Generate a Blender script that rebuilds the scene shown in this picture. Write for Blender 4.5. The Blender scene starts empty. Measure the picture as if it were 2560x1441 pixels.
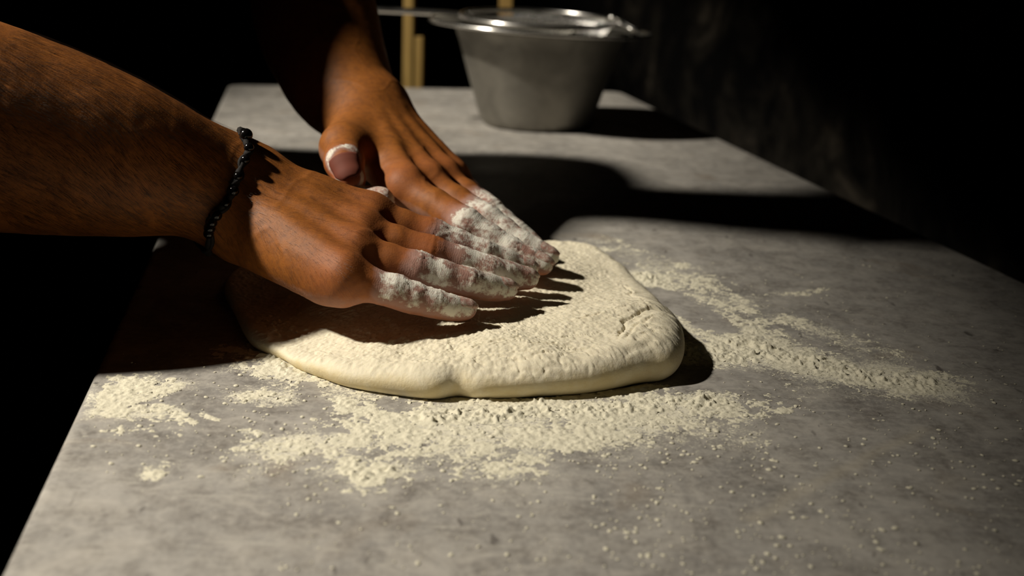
import bpy, bmesh, math, random
import numpy as np
from mathutils import Vector, Matrix

# ------------------------------------------------------------------ camera
# All lengths are metres; the table top is z = 0, the floor is at z = FLOOR.
scene = bpy.context.scene
FPX, W, H = 2800.0, 2560.0, 1441.0
CAM_H = 0.21
PITCH, ROLL = math.radians(16.864), math.radians(2.4)
FLOOR = -0.86
_f = np.array([0.0, math.cos(PITCH), -math.sin(PITCH)])
_r = np.array([1.0, 0.0, 0.0])
_u = np.cross(_r, _f)
_R = _r * math.cos(ROLL) + _u * math.sin(ROLL)
_U = -_r * math.sin(ROLL) + _u * math.cos(ROLL)
CAM = np.array([0.0, 0.0, CAM_H])

cam_data = bpy.data.cameras.new('camera')
cam = bpy.data.objects.new('camera', cam_data)
scene.collection.objects.link(cam)
cam_data.sensor_width = 36.0
cam_data.lens = FPX / W * 36.0
cam_data.clip_start = 0.02
cam_data.clip_end = 60
m = Matrix(((_R[0], _U[0], -_f[0], 0), (_R[1], _U[1], -_f[1], 0),
            (_R[2], _U[2], -_f[2], CAM_H), (0, 0, 0, 1)))
cam.matrix_world = m
cam_data.dof.use_dof = True
cam_data.dof.focus_distance = 0.585
cam_data.dof.aperture_fstop = 7.1
scene.camera = cam

# ------------------------------------------------------------------ light
world = bpy.data.worlds.new('world')
scene.world = world
world.use_nodes = True
world.node_tree.nodes['Background'].inputs[0].default_value = (1.0, 0.85, 0.65, 1)
world.node_tree.nodes['Background'].inputs[1].default_value = 0.004

LAMP = Vector((-2.45, 0.28, 2.42))
ld = bpy.data.lights.new('room_lamp', 'SPOT')
ld.energy = 735
ld.color = (1.0, 0.925, 0.80)
ld.shadow_soft_size = 0.085
ld.spot_size = math.radians(12.2)
ld.spot_blend = 1.0
lamp = bpy.data.objects.new('room_lamp', ld)
scene.collection.objects.link(lamp)
lamp.location = LAMP
# invented slot shade: cone stretched along the table, cutoff shaped to darken its right side
_td = Vector((0.15, 0.99, 0.0)).normalized()
_z = (LAMP - Vector((-0.19, 0.75, 0.0))).normalized()
_x = (_td - _z * _td.dot(_z)).normalized()
_y = _z.cross(_x)
lamp.matrix_world = Matrix(((_x.x, _y.x, _z.x, LAMP.x), (_x.y, _y.y, _z.y, LAMP.y), (_x.z, _y.z, _z.z, LAMP.z), (0, 0, 0, 1))) @ Matrix.Diagonal((12.0, 1.0, 1.0, 1.0))

scene.view_settings.view_transform = 'Standard'
scene.view_settings.look = 'None'
scene.view_settings.gamma = 1.0
scene.view_settings.use_curve_mapping = False
scene.view_settings.exposure = 0.0


# ------------------------------------------------------------------ helpers
def on_plane(px, py, z=0.0):
    """Point of the plane at height z seen at a picture position."""
    q = _R * (px - W / 2) / FPX + _U * (H / 2 - py) / FPX + _f
    return CAM + q * ((z - CAM_H) / q[2])


def at_y(px, py, y):
    """Point at distance y in front of the camera seen at a picture position."""
    q = _R * (px - W / 2) / FPX + _U * (H / 2 - py) / FPX + _f
    return CAM + q * (y / q[1])


def mesh_obj(name, verts, faces, mat=None, parent=None, smooth=True):
    me = bpy.data.meshes.new(name)
    if isinstance(verts, np.ndarray) and isinstance(faces, np.ndarray):
        nv, nf, k = len(verts), len(faces), faces.shape[1]
        me.vertices.add(nv)
        me.vertices.foreach_set('co', verts.astype(np.float32).ravel())
        me.loops.add(nf * k)
        me.loops.foreach_set('vertex_index', faces.astype(np.int32).ravel())
        me.polygons.add(nf)
        me.polygons.foreach_set('loop_start', np.arange(0, nf * k, k, dtype=np.int32))
        me.update(calc_edges=True)
        me.validate()
    else:
        me.from_pydata([tuple(map(float, v)) for v in verts], [], [tuple(map(int, f)) for f in faces])
        me.update()
    if smooth:
        me.polygons.foreach_set('use_smooth', np.ones(len(me.polygons), dtype=bool))
    if mat:
        me.materials.append(mat)
    o = bpy.data.objects.new(name, me)
    scene.collection.objects.link(o)
    if parent:
        o.parent = parent
        bpy.context.view_layer.update()
        o.matrix_parent_inverse = parent.matrix_world.inverted()
    return o


def attr(o, name, arr):
    a = o.data.attributes.new(name, 'FLOAT', 'POINT')
    a.data.foreach_set('value', np.asarray(arr, dtype=np.float32))


def empty(name, loc, label=None, cat=None, group=None):
    o = bpy.data.objects.new(name, None)
    o.empty_display_size = 0.05
    scene.collection.objects.link(o)
    o.location = loc
    bpy.context.view_layer.update()
    tag(o, label, cat, group)
    return o


def tag(o, label=None, cat=None, group=None, kind=None):
    if label: o['label'] = label
    if cat: o['category'] = cat
    if group: o['group'] = group
    if kind: o['kind'] = kind
    return o


def bm_obj(name, bm, mat=None, parent=None, smooth=False):
    me = bpy.data.meshes.new(name)
    bm.to_mesh(me)
    bm.free()
    if smooth:
        me.polygons.foreach_set('use_smooth', np.ones(len(me.polygons), dtype=bool))
    if mat: me.materials.append(mat)
    o = bpy.data.objects.new(name, me)
    scene.collection.objects.link(o)
    if parent:
        o.parent = parent
        bpy.context.view_layer.update()
        o.matrix_parent_inverse = parent.matrix_world.inverted()
    return o


def box_bm(size, mat4=None, bevel=0.003, seg=2):
    bm = bmesh.new()
    bmesh.ops.create_cube(bm, size=1.0)
    bmesh.ops.scale(bm, vec=size, verts=bm.verts)
    if bevel:
        bmesh.ops.bevel(bm, geom=list(bm.edges), offset=bevel, segments=seg, affect='EDGES', profile=0.6)
    if mat4 is not None:
        bmesh.ops.transform(bm, matrix=mat4, verts=bm.verts)
    return bm


def lathe(profile, n=96, closed=True):
    """Revolve (r, z) profile -> verts, faces arrays."""
    p = np.array(profile, float)
    t = np.linspace(0, 2 * np.pi, n, endpoint=False)
    V = np.stack([p[:, None, 0] * np.cos(t), p[:, None, 0] * np.sin(t),
                  np.repeat(p[:, None, 1], n, 1)], -1).reshape(-1, 3)
    F = []
    for i in range(len(p) - 1):
        a = i * n + np.arange(n)
        b = i * n + (np.arange(n) + 1) % n
        F.append(np.stack([a, b, b + n, a + n], 1))
    return V, np.concatenate(F)


def tube(points, radius, n=10, closed=False, caps=True):
    P = np.array(points, float)
    m_ = len(P)
    rad = np.broadcast_to(np.asarray(radius, float), (m_,))
    T = np.gradient(P, axis=0)
    if closed:
        T = np.roll(P, -1, 0) - np.roll(P, 1, 0)
    T /= np.linalg.norm(T, axis=1)[:, None] + 1e-12
    ref = np.array([0, 0, 1.0])
    if abs(T[0] @ ref) > 0.9: ref = np.array([1.0, 0, 0])
    N = np.zeros_like(P)
    N[0] = np.cross(T[0], ref); N[0] /= np.linalg.norm(N[0])
    for i in range(1, m_):
        v = N[i - 1] - T[i] * (N[i - 1] @ T[i])
        N[i] = v / (np.linalg.norm(v) + 1e-12)
    B = np.cross(T, N)
    t = np.linspace(0, 2 * np.pi, n, endpoint=False)
    V = P[:, None] + rad[:, None, None] * (np.cos(t)[None, :, None] * N[:, None] + np.sin(t)[None, :, None] * B[:, None])
    V = V.reshape(-1, 3)
    F = []
    for i in range(m_ if closed else m_ - 1):
        j = (i + 1) % m_
        a = np.arange(n); b = (a + 1) % n
        F += np.stack([i * n + a, i * n + b, j * n + b, j * n + a], 1).tolist()
    V = V.tolist()
    if caps and not closed:
        for idx, flip in ((0, True), (m_ - 1, False)):
            V.append(P[idx].tolist())
            c = len(V) - 1
            for a in range(n):
                b = (a + 1) % n
                F.append([idx * n + b, idx * n + a, c] if flip else [idx * n + a, idx * n + b, c])
    return V, F


def smooth_path(pts, n=40, closed=False):
    """Catmull-Rom through points."""
    P = np.array(pts, float)
    if closed:
        Q = np.concatenate([P[-1:], P, P[:2]])
    else:
        Q = np.concatenate([2 * P[:1] - P[1:2], P, 2 * P[-1:] - P[-2:-1]])
    segs = len(Q) - 3
    out = []
    for s in range(segs):
        k = max(2, n // segs)
        for t in np.linspace(0, 1, k, endpoint=False):
            a, b, c, d = Q[s:s + 4]
            out.append(0.5 * (2 * b + (c - a) * t + (2 * a - 5 * b + 4 * c - d) * t * t + (3 * b - 3 * c + d - a) * t ** 3))
    if not closed: out.append(P[-1])
    return np.array(out)


# ---- numpy noise
def _hash(i, j, k, seed):
    with np.errstate(over='ignore'):
        h = (i.astype(np.uint32) * np.uint32(374761393) + j.astype(np.uint32) * np.uint32(668265263)
             + k.astype(np.uint32) * np.uint32(2147483647) + np.uint32(seed * 144665 + 1013))
        h = (h ^ (h >> np.uint32(13))) * np.uint32(1274126177)
        h = (h ^ (h >> np.uint32(16))) * np.uint32(2246822519)
        h ^= h >> np.uint32(15)
    return h.astype(np.float64) / 4294967295.0 * 2 - 1


def vnoise(P, scale=1.0, seed=0):
    """Value noise in -1..1 on (N,2) or (N,3) points."""
    P = np.asarray(P, float) * scale
    if P.shape[1] == 2: P = np.concatenate([P, np.zeros((len(P), 1))], 1)
    I = np.floor(P).astype(np.int64)
    f = P - I
    f = f * f * f * (f * (f * 6 - 15) + 10)
    out = np.zeros(len(P))
    two_d = not P[:, 2].any()
    for dz in ((0,) if two_d else (0, 1)):
        for dy in (0, 1):
            for dx in (0, 1):
                w = (f[:, 0] if dx else 1 - f[:, 0]) * (f[:, 1] if dy else 1 - f[:, 1])
                if not two_d: w = w * (f[:, 2] if dz else 1 - f[:, 2])
                out += w * _hash(I[:, 0] + dx, I[:, 1] + dy, I[:, 2] + dz, seed)
    return out


def fbm(P, scale, octaves=4, seed=0, gain=0.5):
    o, a, tot = 0, 1.0, 0
    for k in range(octaves):
        o = o + a * vnoise(P, scale * 2.03 ** k, seed + k * 17)
        tot += a
        a *= gain
    return o / tot


def sstep(a, b, x):
    t = np.clip((x - a) / (b - a), 0, 1)
    return t * t * (3 - 2 * t)


# ---- implicit surfaces
def cone(P, a, b, ra, rb):
    a = np.asarray(a, float); b = np.asarray(b, float)
    ba = b - a
    h = np.clip((P - a) @ ba / (ba @ ba + 1e-12), 0, 1)
    return np.linalg.norm(P - a - h[:, None] * ba, axis=1) - (ra + h * (rb - ra))


def ball(P, c, r):
    return np.linalg.norm(P - np.asarray(c, float), axis=1) - r


def ellip(P, c, r, M=None):
    q = P - np.asarray(c, float)
    if M is not None: q = q @ M
    r = np.asarray(r, float)
    k0 = np.linalg.norm(q / r, axis=1)
    k1 = np.linalg.norm(q / (r * r), axis=1) + 1e-9
    return k0 * (k0 - 1) / k1


def smin(a, b, k):
    h = np.maximum(k - np.abs(a - b), 0) / k
    return np.minimum(a, b) - h * h * k * 0.25


def smax(a, b, k):
    return -smin(-a, -b, k)


def surface_nets(sdf, lo, hi, h, B=8):
    """Sparse naive surface nets -> (verts, quads)."""
    lo = np.asarray(lo, float); hi = np.asarray(hi, float)
    nb = np.ceil((hi - lo) / (h * B)).astype(int)
    g = np.stack(np.meshgrid(*[np.arange(n) for n in nb], indexing='ij'), -1).reshape(-1, 3)
    d = sdf(lo + (g + 0.5) * B * h)
    act = g[np.abs(d) < B * h * 0.5 * 1.7321 * 1.35 + 0.001]
    dims = nb * B + 2
    loc = np.stack(np.meshgrid(*[np.arange(B + 1)] * 3, indexing='ij'), -1)   # (9,9,9,3)
    ids, vs, edges = [], [], []
    for s in range(0, len(act), 1500):
        blk = act[s:s + 1500]
        gi = blk[:, None, None, None, :] * B + loc[None]
        D = sdf(lo + gi.reshape(-1, 3) * h).reshape(gi.shape[:-1])
        sg = D < 0
        c = [D[:, i:B + i, j:B + j, k:B + k] for i in (0, 1) for j in (0, 1) for k in (0, 1)]
        cs = np.stack(c, -1)                       # n,B,B,B,8
        ins = (cs < 0).sum(-1)
        mk = (ins > 0) & (ins < 8)
        n_, i_, j_, k_ = np.nonzero(mk)
        cc = cs[mk]
        gcell = blk[n_] * B + np.stack([i_, j_, k_], 1)
        offs = np.array([(i, j, k) for i in (0, 1) for j in (0, 1) for k in (0, 1)], float)
        acc = np.zeros((len(cc), 3)); cnt = np.zeros(len(cc))
        for p in range(8):
            for q in range(p + 1, 8):
                if np.abs(offs[p] - offs[q]).sum() != 1: continue
                a, b = cc[:, p], cc[:, q]
                x = (a < 0) != (b < 0)
                t = np.where(x, a / (a - b + 1e-30), 0)
                pt = offs[p] + t[:, None] * (offs[q] - offs[p])
                acc += np.where(x[:, None], pt, 0); cnt += x
        vs.append(lo + (gcell + acc / cnt[:, None]) * h)
        ids.append((gcell[:, 0] * dims[1] + gcell[:, 1]) * dims[2] + gcell[:, 2])
        for ax in range(3):
            sl0 = [slice(None), slice(0, B), slice(0, B), slice(0, B)]
            sl1 = list(sl0); sl1[ax + 1] = slice(1, B + 1)
            a, b = sg[tuple(sl0)], sg[tuple(sl1)]
            n2, i2, j2, k2 = np.nonzero(a != b)
            ge = blk[n2] * B + np.stack([i2, j2, k2], 1)
            edges.append((ax, ge, a[n2, i2, j2, k2]))
    ids = np.concatenate(ids); V = np.concatenate(vs)
    order = np.argsort(ids); ids = ids[order]; V = V[order]
    Fs = []
    for ax, ge, inside in edges:
        u, v = (ax + 1) % 3, (ax + 2) % 3
        quad = []
        ok = np.ones(len(ge), bool)
        for du, dv in ((0, 0), (1, 0), (1, 1), (0, 1)):
            c = ge.copy(); c[:, u] -= du; c[:, v] -= dv
            key = (c[:, 0] * dims[1] + c[:, 1]) * dims[2] + c[:, 2]
            k = np.clip(np.searchsorted(ids, key), 0, len(ids) - 1)
            ok &= ids[k] == key
            quad.append(k)
        q = np.stack(quad, 1)
        q[~inside] = q[~inside][:, ::-1]
        Fs.append(q[ok])
    return V, np.concatenate(Fs)


def sdf_grad(sdf, P, e=4e-4):
    G = np.stack([sdf(P + np.eye(3)[i] * e) - sdf(P - np.eye(3)[i] * e) for i in range(3)], 1)
    return G / (np.linalg.norm(G, axis=1)[:, None] + 1e-12)


def project(sdf, P, level=0.0, it=4):
    P = np.array(P, float)
    for _ in range(it):
        P = P - sdf_grad(sdf, P) * (sdf(P) - level)[:, None]
    return P


# ---- material helpers
class MT:
    def __init__(self, name):
        self.m = bpy.data.materials.new(name)
        self.m.use_nodes = True
        self.t = self.m.node_tree
        self.b = self.t.nodes['Principled BSDF']
        self.out = self.t.nodes['Material Output']

    def n(self, typ, **kw):
        nd = self.t.nodes.new(typ)
        for k, v in kw.items():
            if k.startswith('i_'):
                key = k[2:]
                key = int(key) if key.isdigit() else key.replace('_', ' ')
                self._set(nd.inputs[key], v)
            else:
                setattr(nd, k, v)
        return nd

    def _set(self, sock, v):
        if isinstance(v, bpy.types.NodeSocket):
            self.t.links.new(v, sock)
        else:
            sock.default_value = v

    def s(self, **kw):
        for k, v in kw.items():
            self._set(self.b.inputs[k.replace('_', ' ')], v)
        return self

    def coord(self, scale=(1, 1, 1), rot=(0, 0, 0)):
        c = self.n('ShaderNodeTexCoord')
        mp = self.n('ShaderNodeMapping', i_Scale=scale, i_Rotation=rot)
        self.t.links.new(c.outputs['Object'], mp.inputs[0])
        return mp.outputs[0]

    def noise(self, vec, scale, detail=4, rough=0.55, dist=0.0):
        return self.n('ShaderNodeTexNoise', i_Vector=vec, i_Scale=scale, i_Detail=detail,
                      i_Roughness=rough, i_Distortion=dist).outputs['Fac']

    def ramp(self, fac, stops):
        r = self.n('ShaderNodeValToRGB', i_Fac=fac)
        e = r.color_ramp.elements
        e[0].position, e[0].color = stops[0][0], self._c(stops[0][1])
        e[1].position, e[1].color = stops[-1][0], self._c(stops[-1][1])
        for p, c in stops[1:-1]:
            x = e.new(p); x.color = self._c(c)
        return r.outputs[0]

    def _c(self, c):
        return (c, c, c, 1) if isinstance(c, (int, float)) else (*c, 1)

    def mix(self, fac, a, b, mode='MIX'):
        nd = self.n('ShaderNodeMix', data_type='RGBA', blend_type=mode)
        self._set(nd.inputs[0], fac)
        for idx, v in ((6, a), (7, b)):
            self._set(nd.inputs[idx], v if isinstance(v, bpy.types.NodeSocket) else self._c(v))
        return nd.outputs[2]

    def math(self, op, a, b=0.0, c=0.0, clamp=False):
        nd = self.n('ShaderNodeMath', operation=op, use_clamp=clamp)
        for i, v in enumerate((a, b, c)): self._set(nd.inputs[i], v)
        return nd.outputs[0]

    def at(self, name):
        return self.n('ShaderNodeAttribute', attribute_name=name).outputs['Fac']

    def bump(self, height, strength=0.3, dist=0.001, normal=None):
        nd = self.n('ShaderNodeBump', i_Strength=strength, i_Distance=dist, i_Height=height)
        if normal is not None: self._set(nd.inputs['Normal'], normal)
        return nd.outputs[0]


def simple(name, col, rough=0.5, metal=0.0, spec=0.5):
    t = MT(name)
    t.s(Base_Color=(*col, 1), Roughness=rough, Metallic=metal)
    t.b.inputs['Specular IOR Level'].default_value = spec
    return t.m


# ------------------------------------------------------------------ table frame of reference
YAW = math.radians(11.12)
TD = np.array([-math.sin(YAW), math.cos(YAW), 0.0])       # along the table, away from the camera
TN = np.array([math.cos(YAW), math.sin(YAW), 0.0])        # across the table, to the right
T_L0, T_L1, T_N0, T_N1 = 0.17, 1.722, -0.0995, 0.4965     # extents of the slab along TD / TN


def tab(l, n, z=0.0):
    return TD * l + TN * n + np.array([0, 0, z])


# ------------------------------------------------------------------ materials
def mat_marble():
    t = MT('grey_marble')
    ang = -YAW
    c = t.coord()
    cr = t.coord(rot=(0, 0, ang))                       # x across the table, y along it
    ms = t.n('ShaderNodeMapping', i_Vector=cr, i_Scale=(8.0, 0.9, 1.0)).outputs[0]
    streak = t.noise(ms, 3.2, 6, 0.6, 0.6)
    cloud = t.noise(c, 9.0, 6, 0.6, 0.4)
    fine = t.noise(c, 260.0, 4, 0.7)
    mid = t.noise(c, 60.0, 5, 0.65)
    base = t.ramp(streak, [(0.28, (0.15, 0.14, 0.13)), (0.5, (0.30, 0.283, 0.26)), (0.72, (0.48, 0.452, 0.41))])
    base = t.mix(0.48, base, t.ramp(cloud, [(0.3, (0.14, 0.131, 0.122)), (0.5, (0.31, 0.293, 0.27)), (0.72, (0.52, 0.488, 0.44))]))
    base = t.mix(t.ramp(mid, [(0.43, 0.0), (0.66, 0.7)]), base, (0.155, 0.138, 0.12))
    base = t.mix(t.ramp(fine, [(0.42, 0.0), (0.70, 0.55)]), base, (0.50, 0.47, 0.42))
    mid2 = t.noise(c, 38.0, 6, 0.7, 0.8)
    base = t.mix(t.ramp(mid2, [(0.46, 0.0), (0.66, 0.55)]), base, (0.52, 0.485, 0.43))
    # brown stains and short dark scratches
    st = t.noise(c, 14.0, 3, 0.5, 1.0)
    base = t.mix(t.ramp(st, [(0.60, 0.0), (0.74, 0.45)]), base, (0.23, 0.165, 0.105))
    sc = t.n('ShaderNodeMapping', i_Vector=c, i_Scale=(60, 22, 1), i_Rotation=(0, 0, 0.35)).outputs[0]
    scr = t.noise(sc, 2.3, 2, 0.4, 0.3)
    base = t.mix(t.ramp(scr, [(0.69, 0.0), (0.76, 0.75)]), base, (0.07, 0.06, 0.055))
    wv = t.n('ShaderNodeMapping', i_Vector=c, i_Scale=(8, 90, 1), i_Rotation=(0, 0, 0.5)).outputs[0]
    lsc = t.noise(wv, 3.0, 2, 0.5, 0.2)
    base = t.mix(t.ramp(lsc, [(0.62, 0.0), (0.75, 0.35)]), base, (0.55, 0.52, 0.45))
    base = t.mix(t.math('MULTIPLY', t.at('vein'), 0.38), base, (0.55, 0.49, 0.38))
    # thin flour dust: density attribute against fine grain
    dust = t.at('dust')
    grain = t.noise(c, 800.0, 5, 0.75)
    grain2 = t.noise(c, 170.0, 6, 0.75, 0.3)
    g = t.math('ADD', t.math('MULTIPLY', grain, 0.55), t.math('MULTIPLY', grain2, 0.45))
    g = t.math('MULTIPLY', t.math('SUBTRACT', g, 0.5), 4.6)
    k = t.math('SUBTRACT', t.math('ADD', dust, g), 0.56)
    k = t.math('MULTIPLY', k, 2.4, clamp=True)
    base = t.mix(k, base, (0.76, 0.715, 0.57))
    rough = t.ramp(cloud, [(0.3, 0.42), (0.7, 0.6)])
    rough = t.mix(k, rough, 0.95)
    bm = t.bump(t.math('ADD', t.math('MULTIPLY', fine, 0.5), t.math('MULTIPLY', k, 1.2)), 0.25, 0.0006)
    t.s(Base_Color=base, Roughness=rough, Normal=bm)
    t.b.inputs['Specular IOR Level'].default_value = 0.35
    return t.m


def mat_flour():
    t = MT('flour')
    c = t.coord()
    n1 = t.noise(c, 900.0, 5, 0.7)
    n2 = t.noise(c, 180.0, 4, 0.6)
    col = t.mix(n2, (0.80, 0.755, 0.60), (0.74, 0.69, 0.53))
    t.s(Base_Color=col, Roughness=1.0, Normal=t.bump(t.math('ADD', n1, n2), 0.6, 0.0009))
    t.b.inputs['Specular IOR Level'].default_value = 0.05
    return t.m


def mat_dough():
    t = MT('floured_dough')
    c = t.coord()
    n1 = t.noise(c, 700.0, 5, 0.7)
    n2 = t.noise(c, 90.0, 5, 0.6)
    n3 = t.noise(c, 24.0, 4, 0.6)
    fl = t.at('flour')
    k = t.math('MULTIPLY', t.math('SUBTRACT', t.math('ADD', fl, t.math('MULTIPLY', n2, 0.8)), 0.62), 3.0, clamp=True)
    moist = t.mix(n3, (0.72, 0.61, 0.37), (0.66, 0.55, 0.34))
    dry = t.mix(n3, (0.80, 0.73, 0.56), (0.74, 0.67, 0.50))
    col = t.mix(k, moist, dry)
    h = t.math('ADD', t.math('MULTIPLY', n1, 0.7), t.math('MULTIPLY', n2, 0.9))
    t.s(Base_Color=col, Roughness=0.85, Normal=t.bump(h, 0.55, 0.0009))
    t.b.inputs['Specular IOR Level'].default_value = 0.15
    t.b.inputs['Subsurface Weight'].default_value = 0.12
    t.b.inputs['Subsurface Radius'].default_value = (0.004, 0.003, 0.0015)
    t.b.inputs['Subsurface Scale'].default_value = 1.0
    return t.m


def mat_skin():
    t = MT('skin')
    c = t.coord()
    n1 = t.noise(c, 45.0, 5, 0.6)
    n2 = t.noise(c, 1100.0, 3, 0.6)
    n3 = t.noise(c, 260.0, 5, 0.65)
    pores = t.n('ShaderNodeTexVoronoi', i_Vector=c, i_Scale=950.0).outputs['Distance']
    base = t.mix(n1, (0.215, 0.066, 0.010), (0.36, 0.124, 0.020))
    base = t.mix(t.ramp(n3, [(0.42, 0.0), (0.72, 0.6)]), base, (0.12, 0.042, 0.012))
    base = t.mix(t.math('MULTIPLY', t.at('pink'), 0.7), base, (0.40, 0.12, 0.05))
    fl = t.at('flour')
    fn = t.math('ADD', t.math('MULTIPLY', t.noise(c, 330.0, 6, 0.75), 0.6), t.math('MULTIPLY', t.noise(c, 75.0, 4, 0.6), 0.75))
    film = t.math('MULTIPLY', t.math('SUBTRACT', t.math('ADD', fl, t.math('MULTIPLY', fn, 0.6)), 0.62), 2.2, clamp=True)
    base = t.mix(t.math('MULTIPLY', film, 0.60), base, (0.40, 0.275, 0.25))
    thick = t.math('MULTIPLY', t.math('SUBTRACT', t.math('ADD', t.math('MULTIPLY', fl, 0.62), fn), 1.19), 8.0, clamp=True)
    base = t.mix(thick, base, (0.80, 0.76, 0.66))
    rough = t.mix(film, 0.60, 0.95)
    wav = t.math('SINE', t.math('ADD', t.math('MULTIPLY', t.at('along'), 5600.0), t.math('MULTIPLY', t.noise(c, 160.0, 3, 0.6), 26.0)))
    n2 = t.math('ADD', n2, t.math('MULTIPLY', wav, t.math('MULTIPLY', fl, 0.30)))
    h = t.math('ADD', t.math('MULTIPLY', pores, 0.18), t.math('ADD', t.math('MULTIPLY', n2, 0.35), t.math('MULTIPLY', thick, 0.8)))
    t.s(Base_Color=base, Roughness=rough, Normal=t.bump(h, 0.35, 0.0006))
    t.b.inputs['Specular IOR Level'].default_value = 0.3
    t.b.inputs['Subsurface Weight'].default_value = 0.12
    t.b.inputs['Subsurface Radius'].default_value = (0.006, 0.002, 0.001)
    t.b.inputs['Subsurface Scale'].default_value = 0.8
    return t.m


def mat_steel(name, rough=0.38, col=(0.50, 0.48, 0.43), smear=True):
    t = MT(name)
    c = t.coord()
    n1 = t.noise(c, 22.0, 5, 0.6, 0.5)
    brushed = t.noise(t.n('ShaderNodeMapping', i_Vector=c, i_Scale=(1, 1, 60)).outputs[0], 30.0, 3, 0.6)
    base = t.mix(t.ramp(n1, [(0.35, 0.0), (0.7, 0.8)]), col, tuple(x * 0.55 for x in col)) if smear else t.mix(0.0, col, col)
    r = t.math('ADD', t.math('MULTIPLY', n1, 0.22), rough - 0.08)
    t.s(Base_Color=base, Metallic=1.0 if not smear else 0.88, Roughness=r, Normal=t.bump(brushed, 0.08, 0.0006))
    return t.m


def mat_wall():
    t = MT('dark_plaster_wall')  # near-black plaster base with lighter random blotches
    c = t.coord()
    n1 = t.noise(c, 3.2, 7, 0.68, 0.8)
    n2 = t.noise(c, 14.0, 5, 0.65)
    base = t.ramp(n1, [(0.45, (0.0015, 0.0013, 0.0011)), (0.58, (0.016, 0.0136, 0.0104)), (0.75, (0.11, 0.09, 0.066))])
    base = t.mix(t.ramp(n2, [(0.62, 0.0), (0.78, 0.5)]), base, (0.05, 0.038, 0.024))
    t.s(Base_Color=base, Roughness=0.9, Normal=t.bump(n2, 0.5, 0.01))
    t.b.inputs['Specular IOR Level'].default_value = 0.1
    return t.m


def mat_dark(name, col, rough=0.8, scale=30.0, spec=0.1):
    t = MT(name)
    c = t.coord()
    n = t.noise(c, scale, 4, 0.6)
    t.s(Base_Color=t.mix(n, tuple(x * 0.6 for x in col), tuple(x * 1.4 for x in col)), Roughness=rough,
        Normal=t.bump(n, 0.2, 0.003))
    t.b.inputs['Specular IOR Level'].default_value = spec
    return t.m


def mat_wood():
    t = MT('yellow_wood')
    c = t.n('ShaderNodeMapping', i_Vector=t.coord(), i_Scale=(40, 40, 3)).outputs[0]
    n = t.noise(c, 1.6, 5, 0.6, 0.8)
    t.s(Base_Color=t.ramp(n, [(0.3, (0.22, 0.13, 0.03)), (0.7, (0.38, 0.25, 0.07))]), Roughness=0.6)
    return t.m


M_MARBLE, M_FLOUR, M_DOUGH, M_SKIN = mat_marble(), mat_flour(), mat_dough(), mat_skin()
M_STEEL = mat_steel('dull_steel', 0.52, (0.27, 0.255, 0.22))
M_WIRE = mat_steel('bright_steel', 0.22, (0.72, 0.70, 0.66), False)
M_WALL = mat_wall()
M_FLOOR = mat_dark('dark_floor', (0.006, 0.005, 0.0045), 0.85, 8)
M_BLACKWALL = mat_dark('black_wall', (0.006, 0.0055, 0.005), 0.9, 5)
M_SHIRT = mat_dark('black_cotton', (0.004, 0.004, 0.004), 0.95, 300, 0.03)
M_IRON = mat_dark('black_iron', (0.012, 0.011, 0.010), 0.6, 40, 0.3)
M_WOOD = mat_wood()
M_BEAD = simple('black_bead', (0.004, 0.0035, 0.0035), 0.16, 0, 0.4)
M_CORD = mat_dark('black_cord', (0.010, 0.008, 0.007), 0.75, 900, 0.25)
M_HAIR = simple('dark_hair', (0.018, 0.011, 0.006), 0.5, 0, 0.4)


def mat_nail():
    t = MT('fingernail')
    c = t.coord()
    n = t.noise(c, 500.0, 5, 0.7)
    t.s(Base_Color=t.mix(t.ramp(n, [(0.42, 0.0), (0.6, 0.8)]), (0.45, 0.24, 0.19), (0.74, 0.68, 0.58)), Roughness=0.55)
    return t.m


M_NAIL = mat_nail()
M_NAIL_DARK = simple('bare_thumbnail', (0.15, 0.042, 0.026), 0.7, 0, 0.2)
M_EYE = simple('eye_white', (0.7, 0.68, 0.64), 0.2)

# ------------------------------------------------------------------ room
def slab_box(name, lo, hi, mat, rot=0.0, pivot=(0, 0, 0), kind='structure'):
    lo = np.array(lo, float); hi = np.array(hi, float)
    bm = box_bm(tuple(hi - lo), Matrix.Translation(Vector((lo + hi) / 2)), 0)
    o = bm_obj(name, bm, mat)
    o.location = pivot
    o.rotation_euler = (0, 0, rot)
    o['kind'] = kind
    return o


# walls are square with the table: local x runs across it, local y along it
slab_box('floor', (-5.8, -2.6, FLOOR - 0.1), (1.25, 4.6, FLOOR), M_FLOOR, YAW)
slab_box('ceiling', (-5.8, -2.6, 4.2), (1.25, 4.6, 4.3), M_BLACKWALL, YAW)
slab_box('wall_right', (1.25, -2.7, FLOOR - 0.1), (1.35, 4.7, 4.3), M_WALL, YAW)
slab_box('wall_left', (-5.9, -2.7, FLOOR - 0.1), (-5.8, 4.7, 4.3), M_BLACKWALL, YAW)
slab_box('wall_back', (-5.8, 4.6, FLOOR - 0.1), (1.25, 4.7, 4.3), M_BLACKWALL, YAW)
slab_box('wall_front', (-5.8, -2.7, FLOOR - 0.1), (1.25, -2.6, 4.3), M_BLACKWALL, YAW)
#ROOM_END#

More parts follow.
